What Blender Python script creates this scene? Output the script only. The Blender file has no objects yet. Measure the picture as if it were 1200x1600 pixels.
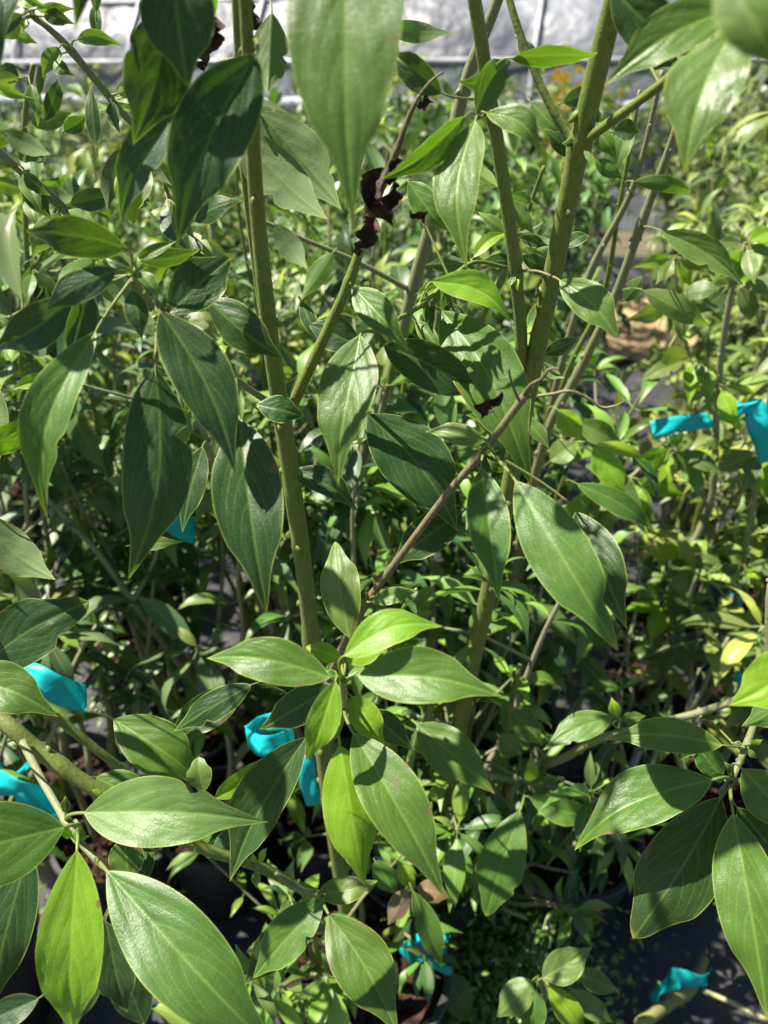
import bpy, math, random
from mathutils import Vector, Matrix, Quaternion

# ------------------------------------------------------------------ camera, sky, sun, exposure
scene = bpy.context.scene
PITCH = math.radians(30.0)
CAM = Vector((0, 0, 1.5))
FPX = 1186.0
cam_data = bpy.data.cameras.new("camera")
cam = bpy.data.objects.new("camera", cam_data)
scene.collection.objects.link(cam)
cam.location = CAM
cam.rotation_euler = (math.radians(90) - PITCH, 0, 0)
cam_data.sensor_fit = 'VERTICAL'
cam_data.sensor_height = 24.0
cam_data.sensor_width = 18.0
cam_data.lens = FPX / 1600.0 * 24.0
cam_data.clip_start = 0.02
cam_data.clip_end = 400
cam_data.dof.use_dof = True
cam_data.dof.focus_distance = 0.60
cam_data.dof.aperture_fstop = 3.7
scene.camera = cam

SUN_EL = math.radians(60)
SUN_AZ = math.radians(-84)          # measured from +Y towards +X
sdir = Vector((math.sin(SUN_AZ) * math.cos(SUN_EL), math.cos(SUN_AZ) * math.cos(SUN_EL), math.sin(SUN_EL)))
world = bpy.data.worlds.new("World")
scene.world = world
world.use_nodes = True
wn = world.node_tree
sky = wn.nodes.new('ShaderNodeTexSky')
sky.sky_type = 'NISHITA'
sky.sun_disc = False
sky.sun_elevation = SUN_EL
sky.sun_rotation = SUN_AZ
wn.links.new(sky.outputs[0], wn.nodes['Background'].inputs[0])
wn.nodes['Background'].inputs[1].default_value = 0.05
sun_data = bpy.data.lights.new("sun", 'SUN')
sun_data.energy = 5.0
sun_data.angle = math.radians(0.53)
sun_data.color = (1.0, 0.94, 0.82)
sun = bpy.data.objects.new("sun", sun_data)
scene.collection.objects.link(sun)
sun.location = sdir * 20
sun.rotation_euler = sdir.to_track_quat('Z', 'Y').to_euler()

scene.view_settings.view_transform = 'Standard'
scene.view_settings.look = 'None'
scene.view_settings.gamma = 1
scene.view_settings.exposure = 1.28
scene.view_settings.use_curve_mapping = False
scene.render.engine = 'CYCLES'
cy = scene.cycles
cy.use_denoising = True
cy.max_bounces = 5
cy.diffuse_bounces = 2
cy.glossy_bounces = 2
cy.transmission_bounces = 4
cy.transparent_max_bounces = 4
cy.sample_clamp_indirect = 4
cy.caustics_reflective = False
cy.caustics_refractive = False

R = random.Random(7)
COL = scene.collection

# ------------------------------------------------------------------ photo geometry helpers
FW = Vector((0, math.cos(PITCH), -math.sin(PITCH)))
UP = Vector((0, math.sin(PITCH), math.cos(PITCH)))
RT = Vector((1, 0, 0))

def ray(x, y):
    return FW + RT * ((x - 600) / FPX) - UP * ((y - 800) / FPX)

def at(x, y, Y):
    """world point seen at photo pixel x,y whose distance ahead is Y metres"""
    r = ray(x, y)
    return CAM + r * (Y / r.y)

def depth_at(x, y, Y):
    return Y / ray(x, y).y

# ------------------------------------------------------------------ materials
def new_mat(name):
    m = bpy.data.materials.new(name)
    m.use_nodes = True
    nt = m.node_tree
    for n in list(nt.nodes):
        nt.nodes.remove(n)
    out = nt.nodes.new('ShaderNodeOutputMaterial')
    return m, nt, out

def nd(nt, kind, **kw):
    n = nt.nodes.new(kind)
    for k, v in kw.items():
        setattr(n, k, v)
    return n

def mth(nt, op, a, b=None, c=None, clamp=False):
    n = nt.nodes.new('ShaderNodeMath')
    n.operation = op
    n.use_clamp = clamp
    for i, v in enumerate((a, b, c)):
        if v is None:
            continue
        if isinstance(v, (int, float)):
            n.inputs[i].default_value = v
        else:
            nt.links.new(v, n.inputs[i])
    return n.outputs[0]

def mixc(nt, fac, a, b, blend='MIX'):
    n = nt.nodes.new('ShaderNodeMix')
    n.data_type = 'RGBA'
    n.blend_type = blend
    n.clamp_factor = True
    def put(sock, v):
        if isinstance(v, (int, float)):
            sock.default_value = v
        elif isinstance(v, tuple):
            sock.default_value = v if len(v) == 4 else (*v, 1)
        else:
            nt.links.new(v, sock)
    put(n.inputs[0], fac)
    put(n.inputs[6], a)
    put(n.inputs[7], b)
    return n.outputs[2]

def ramp(nt, fac, p0, p1, c0=(0, 0, 0), c1=(1, 1, 1)):
    n = nt.nodes.new('ShaderNodeMapRange')
    n.interpolation_type = 'SMOOTHSTEP'
    nt.links.new(fac, n.inputs[0])
    n.inputs[1].default_value = p0
    n.inputs[2].default_value = p1
    return n.outputs[0]

def leaf_material(name, fine=True):
    m, nt, out = new_mat(name)
    L = nt.links.new
    info = nd(nt, 'ShaderNodeObjectInfo')
    at_ = nd(nt, 'ShaderNodeAttribute', attribute_name='lv')
    sep = nd(nt, 'ShaderNodeSeparateXYZ')
    L(at_.outputs['Vector'], sep.inputs[0])
    s, v, hw = sep.outputs
    sa = mth(nt, 'ABSOLUTE', s)
    geo = nd(nt, 'ShaderNodeNewGeometry')
    tc = nd(nt, 'ShaderNodeTexCoord')
    rnd = info.outputs['Random']
    # offset texture space per leaf
    off = nd(nt, 'ShaderNodeVectorMath', operation='ADD')
    comb = nd(nt, 'ShaderNodeCombineXYZ')
    L(mth(nt, 'MULTIPLY', rnd, 37.0), comb.inputs[0])
    L(mth(nt, 'MULTIPLY', rnd, 91.0), comb.inputs[1])
    L(tc.outputs['Object'], off.inputs[0])
    L(comb.outputs[0], off.inputs[1])
    # arcuate veins: v = p + .72 s^1.7
    p = mth(nt, 'SUBTRACT', v, mth(nt, 'MULTIPLY', mth(nt, 'POWER', sa, 1.7), 0.72))
    mid = mth(nt, 'SUBTRACT', 1.0, ramp(nt, mth(nt, 'MULTIPLY', sa, hw), 0.0005, 0.0014), clamp=True)
    vein = mid
    for p0 in (0.0, 0.13, 0.30, 0.47):
        d = mth(nt, 'ABSOLUTE', mth(nt, 'SUBTRACT', p, p0))
        one = mth(nt, 'SUBTRACT', 1.0, ramp(nt, d, 0.002, 0.024), clamp=True)
        vein = mth(nt, 'MAXIMUM', vein, mth(nt, 'MULTIPLY', one, 0.48))
    # fade veins to the tip
    base = info.outputs['Color']
    n1 = nd(nt, 'ShaderNodeTexNoise'); n1.inputs['Scale'].default_value = 45; n1.inputs['Detail'].default_value = 4
    L(off.outputs[0], n1.inputs['Vector'])
    hs = nd(nt, 'ShaderNodeHueSaturation')
    L(base, hs.inputs['Color'])
    L(mth(nt, 'ADD', 0.492, mth(nt, 'MULTIPLY', mth(nt, 'FRACT', mth(nt, 'MULTIPLY', rnd, 7.3)), 0.016)), hs.inputs['Hue'])
    L(mth(nt, 'ADD', 0.68, mth(nt, 'MULTIPLY', n1.outputs[0], 0.64)), hs.inputs['Value'])
    c = hs.outputs[0]
    # paler veins, yellow margin and tip
    light = mixc(nt, 1.0, c, (0.09, 0.13, 0.025), 'ADD')
    c = mixc(nt, mth(nt, 'MULTIPLY', vein, 0.62), c, light)
    rim = ramp(nt, mth(nt, 'MULTIPLY', mth(nt, 'SUBTRACT', 1.0, sa), hw), 0.0009, 0.0002)
    n_rim = nt.nodes[-1]; n_rim.inputs[1].default_value = 0.0; n_rim.inputs[2].default_value = 0.0011
    rimv = mth(nt, 'SUBTRACT', 1.0, rim, clamp=True)
    c = mixc(nt, mth(nt, 'MULTIPLY', rimv, mth(nt, 'MULTIPLY', n1.outputs[0], 1.5, clamp=True)), c, (0.36, 0.44, 0.09))
    n5 = nd(nt, 'ShaderNodeTexNoise'); n5.inputs['Scale'].default_value = 60; n5.inputs['Detail'].default_value = 4
    L(off.outputs[0], n5.inputs['Vector'])
    edge = mth(nt, 'ADD', ramp(nt, sa, 0.72, 1.0), ramp(nt, v, 0.86, 1.0))
    sick = ramp(nt, mth(nt, 'FRACT', mth(nt, 'MULTIPLY', rnd, 13.7)), 0.55, 0.9)
    burn = ramp(nt, mth(nt, 'ADD', n5.outputs[0], mth(nt, 'MULTIPLY', edge, mth(nt, 'MULTIPLY', sick, 0.17))), 0.70, 0.76)
    c = mixc(nt, mth(nt, 'MULTIPLY', burn, 0.8), c, (0.16, 0.10, 0.04))
    tip = ramp(nt, v, 0.93, 1.0)
    c = mixc(nt, mth(nt, 'MULTIPLY', tip, 0.7), c, (0.32, 0.36, 0.03))
    # brown freckles and worn patches
    n2 = nd(nt, 'ShaderNodeTexNoise'); n2.inputs['Scale'].default_value = 260; n2.inputs['Detail'].default_value = 2
    L(off.outputs[0], n2.inputs['Vector'])
    n3 = nd(nt, 'ShaderNodeTexNoise'); n3.inputs['Scale'].default_value = 28
    L(off.outputs[0], n3.inputs['Vector'])
    fre = mth(nt, 'MULTIPLY', ramp(nt, n2.outputs[0], 0.68, 0.74), ramp(nt, n3.outputs[0], 0.52, 0.66))
    c = mixc(nt, mth(nt, 'MULTIPLY', fre, 0.6), c, (0.26, 0.20, 0.05))
    n4 = nd(nt, 'ShaderNodeTexNoise'); n4.inputs['Scale'].default_value = 900; n4.inputs['Detail'].default_value = 1
    L(off.outputs[0], n4.inputs['Vector'])
    spk = ramp(nt, n4.outputs[0], 0.55, 0.72)
    c = mixc(nt, mth(nt, 'MULTIPLY', spk, 0.14), c, (0.30, 0.36, 0.18))
    # petiole
    isp = mth(nt, 'LESS_THAN', v, -0.5)
    c = mixc(nt, isp, c, mixc(nt, 0.65, base, (0.34, 0.36, 0.11)))
    # hairy paler underside
    und = mixc(nt, 0.5, c, (0.20, 0.25, 0.13))
    front = mixc(nt, geo.outputs['Backfacing'], c, und)
    bs = nd(nt, 'ShaderNodeBsdfPrincipled')
    L(front, bs.inputs['Base Color'])
    L(mth(nt, 'ADD', mth(nt, 'ADD', 0.31, mth(nt, 'MULTIPLY', geo.outputs['Backfacing'], 0.35)),
          mth(nt, 'MULTIPLY', n1.outputs[0], 0.22)), bs.inputs['Roughness'])
    bs.inputs['Specular IOR Level'].default_value = 0.42
    bs.inputs['Sheen Weight'].default_value = 0.05
    bs.inputs['Sheen Roughness'].default_value = 0.45
    # fine relief
    hgt = mth(nt, 'ADD', mth(nt, 'MULTIPLY', n4.outputs[0], 0.8), mth(nt, 'MULTIPLY', n2.outputs[0], 0.8))
    hgt = mth(nt, 'SUBTRACT', hgt, mth(nt, 'MULTIPLY', vein, 0.35))
    bp = nd(nt, 'ShaderNodeBump')
    bp.inputs['Strength'].default_value = 0.42
    bp.inputs['Distance'].default_value = 0.0006
    L(hgt, bp.inputs['Height'])
    L(bp.outputs[0], bs.inputs['Normal'])
    tr = nd(nt, 'ShaderNodeBsdfTranslucent')
    tcol = mixc(nt, 1.0, mixc(nt, 0.35, c, light), (1.5, 1.75, 0.35), 'MULTIPLY')
    L(tcol, tr.inputs['Color'])
    mx = nd(nt, 'ShaderNodeMixShader')
    mx.inputs[0].default_value = 0.30
    L(bs.outputs[0], mx.inputs[1]); L(tr.outputs[0], mx.inputs[2])
    L(mx.outputs[0], out.inputs[0])
    return m

def far_leaf_material():
    m, nt, out = new_mat("leaf_blade_far")
    L = nt.links.new
    info = nd(nt, 'ShaderNodeObjectInfo')
    at_ = nd(nt, 'ShaderNodeAttribute', attribute_name='lv')
    sep = nd(nt, 'ShaderNodeSeparateXYZ'); L(at_.outputs['Vector'], sep.inputs[0])
    geo = nd(nt, 'ShaderNodeNewGeometry')
    c = info.outputs['Color']
    hs = nd(nt, 'ShaderNodeHueSaturation'); L(c, hs.inputs['Color'])
    rnd = geo.outputs['Random Per Island']
    L(mth(nt, 'ADD', 0.475, mth(nt, 'MULTIPLY', rnd, 0.035)), hs.inputs['Hue'])
    L(mth(nt, 'ADD', 0.6, mth(nt, 'MULTIPLY', mth(nt, 'FRACT', mth(nt, 'MULTIPLY', rnd, 17.0)), 0.9)), hs.inputs['Value'])
    c = hs.outputs[0]
    mid = mth(nt, 'SUBTRACT', 1.0, ramp(nt, mth(nt, 'ABSOLUTE', sep.outputs[0]), 0.02, 0.14), clamp=True)
    c = mixc(nt, mth(nt, 'MULTIPLY', mid, 0.35), c, (0.30, 0.34, 0.12))
    und = mixc(nt, 0.5, c, (0.20, 0.25, 0.13))
    bs = nd(nt, 'ShaderNodeBsdfPrincipled')
    L(mixc(nt, geo.outputs['Backfacing'], c, und), bs.inputs['Base Color'])
    bs.inputs['Roughness'].default_value = 0.42
    tr = nd(nt, 'ShaderNodeBsdfTranslucent')
    L(mixc(nt, 1.0, c, (1.25, 1.5, 0.4), 'MULTIPLY'), tr.inputs['Color'])
    mx = nd(nt, 'ShaderNodeMixShader'); mx.inputs[0].default_value = 0.2
    L(bs.outputs[0], mx.inputs[1]); L(tr.outputs[0], mx.inputs[2]); L(mx.outputs[0], out.inputs[0])
    return m

def stem_material():
    m, nt, out = new_mat("stem_bark")
    L = nt.links.new
    info = nd(nt, 'ShaderNodeObjectInfo')
    tc = nd(nt, 'ShaderNodeTexCoord')
    mp = nd(nt, 'ShaderNodeMapping'); mp.inputs['Scale'].default_value = (1, 1, 0.25)
    L(tc.outputs['Object'], mp.inputs[0])
    n1 = nd(nt, 'ShaderNodeTexNoise'); n1.inputs['Scale'].default_value = 260; n1.inputs['Detail'].default_value = 5
    L(mp.outputs[0], n1.inputs['Vector'])
    n2 = nd(nt, 'ShaderNodeTexNoise'); n2.inputs['Scale'].default_value = 420; n2.inputs['Detail'].default_value = 1
    L(tc.outputs['Object'], n2.inputs['Vector'])
    n3 = nd(nt, 'ShaderNodeTexNoise'); n3.inputs['Scale'].default_value = 16; n3.inputs['Detail'].default_value = 3
    L(tc.outputs['Object'], n3.inputs['Vector'])
    c = mixc(nt, ramp(nt, n1.outputs[0], 0.35, 0.7), info.outputs['Color'], mixc(nt, 0.4, info.outputs['Color'], (0.24, 0.27, 0.09)))
    c = mixc(nt, mth(nt, 'MULTIPLY', ramp(nt, n3.outputs[0], 0.48, 0.7), 0.25), c, (0.19, 0.17, 0.06))
    c = mixc(nt, mth(nt, 'MULTIPLY', ramp(nt, n2.outputs[0], 0.66, 0.74), 0.8), c, (0.10, 0.06, 0.03))
    bs = nd(nt, 'ShaderNodeBsdfPrincipled')
    L(c, bs.inputs['Base Color'])
    bs.inputs['Roughness'].default_value = 0.55
    bs.inputs['Sheen Weight'].default_value = 0.03
    bp = nd(nt, 'ShaderNodeBump'); bp.inputs['Strength'].default_value = 0.5; bp.inputs['Distance'].default_value = 0.001
    L(mth(nt, 'ADD', n1.outputs[0], mth(nt, 'MULTIPLY', n2.outputs[0], 0.6)), bp.inputs['Height'])
    L(bp.outputs[0], bs.inputs['Normal'])
    L(bs.outputs[0], out.inputs[0])
    return m

def simple_mat(name, col, rough=0.6, spec=0.5, noise=None, bump=0.0, col2=None, trans=0.0, coat=0.0, bscale=None):
    m, nt, out = new_mat(name)
    L = nt.links.new
    bs = nd(nt, 'ShaderNodeBsdfPrincipled')
    bs.inputs['Base Color'].default_value = (*col, 1)
    bs.inputs['Roughness'].default_value = rough
    bs.inputs['Specular IOR Level'].default_value = spec
    tc = nd(nt, 'ShaderNodeTexCoord')
    if noise:
        n = nd(nt, 'ShaderNodeTexNoise'); n.inputs['Scale'].default_value = noise; n.inputs['Detail'].default_value = 5
        L(tc.outputs['Object'], n.inputs['Vector'])
        cc = mixc(nt, ramp(nt, n.outputs[0], 0.35, 0.68), col, col2 or tuple(x * 0.5 for x in col))
        L(cc, bs.inputs['Base Color'])
        if bump:
            b = nd(nt, 'ShaderNodeBump'); b.inputs['Strength'].default_value = 0.8; b.inputs['Distance'].default_value = bump
            if bscale:
                nb = nd(nt, 'ShaderNodeTexNoise'); nb.inputs['Scale'].default_value = bscale; nb.inputs['Detail'].default_value = 3
                L(tc.outputs['Object'], nb.inputs['Vector']); L(nb.outputs[0], b.inputs['Height'])
            else:
                L(n.outputs[0], b.inputs['Height'])
            L(b.outputs[0], bs.inputs['Normal'])
    if trans > 0:
        t = nd(nt, 'ShaderNodeBsdfTranslucent'); t.inputs[0].default_value = (*col, 1)
        mx = nd(nt, 'ShaderNodeMixShader'); mx.inputs[0].default_value = trans
        L(bs.outputs[0], mx.inputs[1]); L(t.outputs[0], mx.inputs[2]); L(mx.outputs[0], out.inputs[0])
    else:
        L(bs.outputs[0], out.inputs[0])
    return m

def fabric_material():
    m, nt, out = new_mat("woven_ground_cloth")
    L = nt.links.new
    tc = nd(nt, 'ShaderNodeTexCoord')
    w1 = nd(nt, 'ShaderNodeTexWave', wave_type='BANDS', bands_direction='X'); w1.inputs['Scale'].default_value = 110
    w2 = nd(nt, 'ShaderNodeTexWave', wave_type='BANDS', bands_direction='Y'); w2.inputs['Scale'].default_value = 110
    for w in (w1, w2):
        w.inputs['Distortion'].default_value = 0.6
        L(tc.outputs['Object'], w.inputs['Vector'])
    n = nd(nt, 'ShaderNodeTexNoise'); n.inputs['Scale'].default_value = 9; n.inputs['Detail'].default_value = 7
    L(tc.outputs['Object'], n.inputs['Vector'])
    wv = mth(nt, 'MAXIMUM', w1.outputs['Fac'], w2.outputs['Fac'])
    c = mixc(nt, wv, (0.022, 0.022, 0.026), (0.058, 0.058, 0.066))
    c = mixc(nt, mth(nt, 'MULTIPLY', ramp(nt, n.outputs[0], 0.5, 0.72), 0.6), c, (0.12, 0.10, 0.08))
    bs = nd(nt, 'ShaderNodeBsdfPrincipled')
    L(c, bs.inputs['Base Color'])
    bs.inputs['Roughness'].default_value = 0.45
    bp = nd(nt, 'ShaderNodeBump'); bp.inputs['Strength'].default_value = 0.7; bp.inputs['Distance'].default_value = 0.02
    L(mth(nt, 'ADD', n.outputs[0], mth(nt, 'MULTIPLY', wv, 0.05)), bp.inputs['Height'])
    L(bp.outputs[0], bs.inputs['Normal'])
    L(bs.outputs[0], out.inputs[0])
    return m

M_LEAF = leaf_material("leaf_blade")
M_LEAF_FAR = far_leaf_material()
M_STEM = stem_material()
M_DEAD = simple_mat("dead_leaf", (0.030, 0.018, 0.013), 0.75, 0.3, 130, 0.002, (0.085, 0.05, 0.035))
M_TAG = simple_mat("teal_ribbon_plastic", (0.012, 0.64, 0.67), 0.42, 0.5, 40, 0.002, (0.010, 0.56, 0.60), trans=0.40)
M_POT = simple_mat("black_pot_plastic", (0.022, 0.022, 0.024), 0.5, 0.5, 30, 0.0006, (0.05, 0.047, 0.044))
M_BARK = simple_mat("bark_mulch", (0.058, 0.030, 0.020), 0.9, 0.2, 60, 0.004, (0.020, 0.012, 0.009))
M_PIPE = simple_mat("grey_irrigation_tube", (0.50, 0.51, 0.52), 0.42, 0.5, 25, 0.0005, (0.33, 0.33, 0.33))
M_FABRIC = fabric_material()
M_SOIL = simple_mat("sandy_soil", (0.42, 0.30, 0.17), 0.95, 0.2, 9, 0.02, (0.30, 0.21, 0.12))
M_EARTH = simple_mat("dark_earth", (0.13, 0.11, 0.075), 0.95, 0.2, 3, 0.03, (0.07, 0.08, 0.04))
M_FILM = simple_mat("polythene_film", (0.34, 0.36, 0.41), 0.50, 0.5, 0.9, 0.16, (0.14, 0.15, 0.18), trans=0.3, bscale=1.8)
M_METAL = simple_mat("galvanised_pipe", (0.55, 0.56, 0.60), 0.35, 0.6, 3, 0.0005, (0.30, 0.31, 0.33))
M_BOARD = simple_mat("grey_board", (0.46, 0.48, 0.53), 0.6, 0.4, 6, 0.002, (0.30, 0.31, 0.35))
M_FLOWER = simple_mat("orange_petals", (0.78, 0.46, 0.03), 0.6, 0.3, 60, 0.001, (0.80, 0.60, 0.07), trans=0.3)
M_WHITE = simple_mat("white_plastic", (0.72, 0.73, 0.74), 0.4, 0.5, 12, 0.0005, (0.6, 0.6, 0.6))

# leaf colours
C_DARK = (0.026, 0.068, 0.015)
C_BLUE = (0.029, 0.070, 0.030)
C_MID = (0.071, 0.152, 0.021)
C_PALE = (0.112, 0.190, 0.042)
C_YOUNG = (0.180, 0.330, 0.016)
C_RED = (0.20, 0.13, 0.09)
PAL = {'d': C_DARK, 'b': C_BLUE, 'm': C_MID, 'p': C_PALE, 'y': C_YOUNG, 'r': C_RED, 'o': (0.14, 0.185, 0.05), 'q': (0.10, 0.15, 0.045)}
STEM_GREEN = (0.130, 0.178, 0.024)
STEM_GREY = (0.19, 0.205, 0.105)
STEM_BROWN = (0.17, 0.125, 0.075)
STEM_DEAD = (0.10, 0.070, 0.052)

# ------------------------------------------------------------------ object helpers
def tagit(o, label=None, cat=None, group=None, kind=None):
    if label: o['label'] = label
    if cat: o['category'] = cat
    if group: o['group'] = group
    if kind: o['kind'] = kind
    return o

def empty(name, loc):
    o = bpy.data.objects.new(name, None)
    o.empty_display_size = 0.05
    COL.objects.link(o)
    o.location = loc
    return o

def put(o, parent):
    """parent keeping world coordinates (parents are unrotated)"""
    if parent is not None:
        o.parent = parent
        if parent.type == 'EMPTY':
            o.matrix_parent_inverse = Matrix.Translation(-parent.location)
    return o

def mesh_obj(name, verts, faces, mat, parent=None, smooth=True, color=None, lv=None):
    me = bpy.data.meshes.new(name)
    me.from_pydata([tuple(v) for v in verts], [], faces)
    if lv:
        a = me.attributes.new('lv', 'FLOAT_VECTOR', 'POINT')
        a.data.foreach_set('vector', [c for t in lv for c in t])
    if smooth:
        me.polygons.foreach_set('use_smooth', [True] * len(me.polygons))
    me.materials.append(mat)
    o = bpy.data.objects.new(name, me)
    COL.objects.link(o)
    if color:
        o.color = (*color, 1)
    return put(o, parent)

def catmull(pts, rad, sub=6):
    P, Q = [], []
    n = len(pts)
    for i in range(n - 1):
        p0 = pts[max(i - 1, 0)]; p1 = pts[i]; p2 = pts[i + 1]; p3 = pts[min(i + 2, n - 1)]
        for k in range(sub):
            t = k / sub
            P.append(0.5 * ((2 * p1) + (p2 - p0) * t + (2 * p0 - 5 * p1 + 4 * p2 - p3) * t * t + (3 * p1 - p0 - 3 * p2 + p3) * t ** 3))
            Q.append(rad[i] * (1 - t) + rad[i + 1] * t)
    P.append(pts[-1]); Q.append(rad[-1])
    return P, Q

def tube(pts, rad, sides=10, V=None, F=None, cap=True):
    """tube along pts; returns verts, faces"""
    V = [] if V is None else V
    F = [] if F is None else F
    b = len(V)
    ref = Vector((0.31, 0.77, 0.55)).normalized()
    n = len(pts)
    for i in range(n):
        t = (pts[min(i + 1, n - 1)] - pts[max(i - 1, 0)])
        t = t.normalized() if t.length > 1e-9 else Vector((0, 0, 1))
        u = ref - t * ref.dot(t)
        if u.length < 1e-4:
            u = t.orthogonal()
        u.normalize(); ref = u
        w = t.cross(u)
        for k in range(sides):
            a = 2 * math.pi * k / sides
            V.append(pts[i] + (u * math.cos(a) + w * math.sin(a)) * rad[i])
    for i in range(n - 1):
        for k in range(sides):
            k2 = (k + 1) % sides
            F.append((b + i * sides + k, b + i * sides + k2, b + (i + 1) * sides + k2, b + (i + 1) * sides + k))
    if cap:
        F.append(tuple(b + k for k in reversed(range(sides))))
        F.append(tuple(b + (n - 1) * sides + k for k in range(sides)))
    return V, F

def profile(t, pk=0.42):
    """half width of an ovate, pointed blade, peak 1"""
    a = 0.84
    b = a * (1 - pk) / pk
    mx = pk ** a * (1 - pk) ** b
    tip = 1 - 0.26 * math.sin(math.pi * (t - .68) / .32) if t > .68 else 1
    return (max(t, 0) ** a) * (max(1 - t, 0) ** b) / mx * tip

def leaf_geo(L, W, nt_, ns, fold=0.2, curl=0.08, bend=0.0, twist=0.0, wave=0.05, ph=0.0, pk=0.42, quilt=0.0, cup=0.08, tipcurl=0.0, bites=()):
    V, F, A = [], [], []
    for i in range(nt_ + 1):
        t = i / nt_
        tt = t if i not in (0,) else 0.0
        h = 0.5 * W * profile(tt, pk)
        if i == 0: h = 0.5 * W * 0.035
        if i == nt_: h = 0.5 * W * 0.012
        mx_ = L * t
        mz = L * curl * math.sin(math.pi * t ** 1.15) - L * tipcurl * max(0, t - 0.6) ** 2 * 3
        my = L * bend * math.sin(math.pi * t)
        tw = twist * (t - 0.35)
        for j in range(ns + 1):
            s = -1 + 2 * j / ns
            hh = h
            for (bt, bs, br) in bites:      # chewed notches
                if s * bs > 0:
                    hh *= 1 - br * math.exp(-((t - bt) / 0.035) ** 2)
            y = s * hh * math.cos(fold)
            z = abs(s) ** 1.15 * hh * math.sin(fold) - (cup if fold > 0 else -cup * .5) * hh * s * s
            z += wave * h * s * s * math.sin(2 * math.pi * (1.6 * t) + ph + (0 if s < 0 else 2.1))
            z += 0.35 * wave * h * abs(s) * math.sin(2 * math.pi * 3.7 * t + 2 * ph + (1.0 if s < 0 else 0))
            if quilt:
                p = t - 0.72 * abs(s) ** 1.7
                q = 0
                for p0 in (0.0, 0.13, 0.30, 0.47):
                    q = max(q, math.exp(-((p - p0) / 0.075) ** 2))
                q = max(q, math.exp(-(s / 0.16) ** 2))
                z -= quilt * h * q
            y2 = y * math.cos(tw) - z * math.sin(tw)
            z2 = y * math.sin(tw) + z * math.cos(tw)
            V.append(Vector((mx_, my + y2, mz + z2)))
            A.append((s, t, max(h, 1e-5)))
    for i in range(nt_):
        for j in range(ns):
            a = i * (ns + 1) + j
            F.append((a, a + ns + 1, a + ns + 2, a + 1))
    return V, F, A

# --------- instanced blade shapes for the plants further back
BLADES = []
for k in range(8):
    rr = random.Random(100 + k)
    V, F, A = leaf_geo(1.0, rr.uniform(0.25, 0.36), 7, 4, rr.uniform(0.1, 0.55), rr.uniform(0.02, 0.16), rr.uniform(-.05, .05),
                       rr.uniform(-.7, .7), 0.08, rr.uniform(0, 6), rr.uniform(.38, .46), 0, tipcurl=rr.uniform(0, .35))
    A = [(s, t, h * 0.075) for s, t, h in A]
    nb = len(V)
    tube([Vector((-0.13, 0, 0.01)), Vector((0.03, 0, 0))], [0.017, 0.012], 4, V, F, cap=False)
    A += [(0, -1, 0)] * (len(V) - nb)
    me = bpy.data.meshes.new("blade")
    me.from_pydata([tuple(v) for v in V], [], F)
    a = me.attributes.new('lv', 'FLOAT_VECTOR', 'POINT'); a.data.foreach_set('vector', [c for t in A for c in t])
    me.polygons.foreach_set('use_smooth', [True] * len(me.polygons))
    me.materials.append(M_LEAF_FAR)
    BLADES.append((me, V, F, A))

FAR_BLADES = []
for k in range(6):
    rr = random.Random(150 + k)
    V, F, A = leaf_geo(1.0, rr.uniform(0.28, 0.40), 4, 2, rr.uniform(0.1, 0.5), rr.uniform(0.02, 0.16), 0, rr.uniform(-.7, .7), 0.08, rr.uniform(0, 6), .42, 0)
    FAR_BLADES.append((None, V, F, A))

def frame(a, n):
    a = a.normalized()
    n = (n - a * n.dot(a))
    n = n.normalized() if n.length > 1e-6 else a.orthogonal().normalized()
    s = n.cross(a)
    return Matrix((a, s, n)).transposed()      # columns a, s, n

def jitter(c, r, amt=0.18):
    k = 1 + r.uniform(-amt, amt)
    return (c[0] * k * (1 + r.uniform(-.12, .12)), c[1] * k, c[2] * k * (1 + r.uniform(-.15, .15)))

def blade_instance(base, d, n, length, color, parent, r):
    me = r.choice(BLADES)[0]
    o = bpy.data.objects.new("leaf", me)
    COL.objects.link(o)
    m = frame(d, n) @ Matrix.Diagonal((length, length * r.uniform(.88, 1.12), length))
    o.matrix_basis = Matrix.Translation(base + d.normalized() * (0.12 * length)) @ m.to_4x4()
    o.color = (*color, 1)
    return put(o, parent)

# ------------------------------------------------------------------ THE SETTING
def sheet(name, x0, x1, y0, y1, z, mat, nx=1, ny=1, amp=0.0, rag=0.0, seed=1):
    r = random.Random(seed)
    V, F = [], []
    for j in range(ny + 1):
        for i in range(nx + 1):
            x = x0 + (x1 - x0) * i / nx; y = y0 + (y1 - y0) * j / ny
            if rag and (i in (0, nx) or j in (0, ny)):
                x += r.uniform(-rag, rag); y += r.uniform(-rag, rag)
            V.append(Vector((x, y, z + r.uniform(0, amp))))
    for j in range(ny):
        for i in range(nx):
            a = j * (nx + 1) + i
            F.append((a, a + 1, a + nx + 2, a + nx + 1))
    return tagit(mesh_obj(name, V, F, mat), kind='structure')

ground = sheet("ground", -120, 120, -20, 220, 0.0, M_EARTH)
cloth = sheet("ground_cloth", -7, 7, -1.5, 7.4, 0.012, M_FABRIC, 140, 90, 0.010, 0.05, 3)
path = sheet("soil_path", 1.36, 2.02, 4.35, 5.7, 0.030, M_SOIL, 14, 12, 0.02, 0.08, 4)

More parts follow.
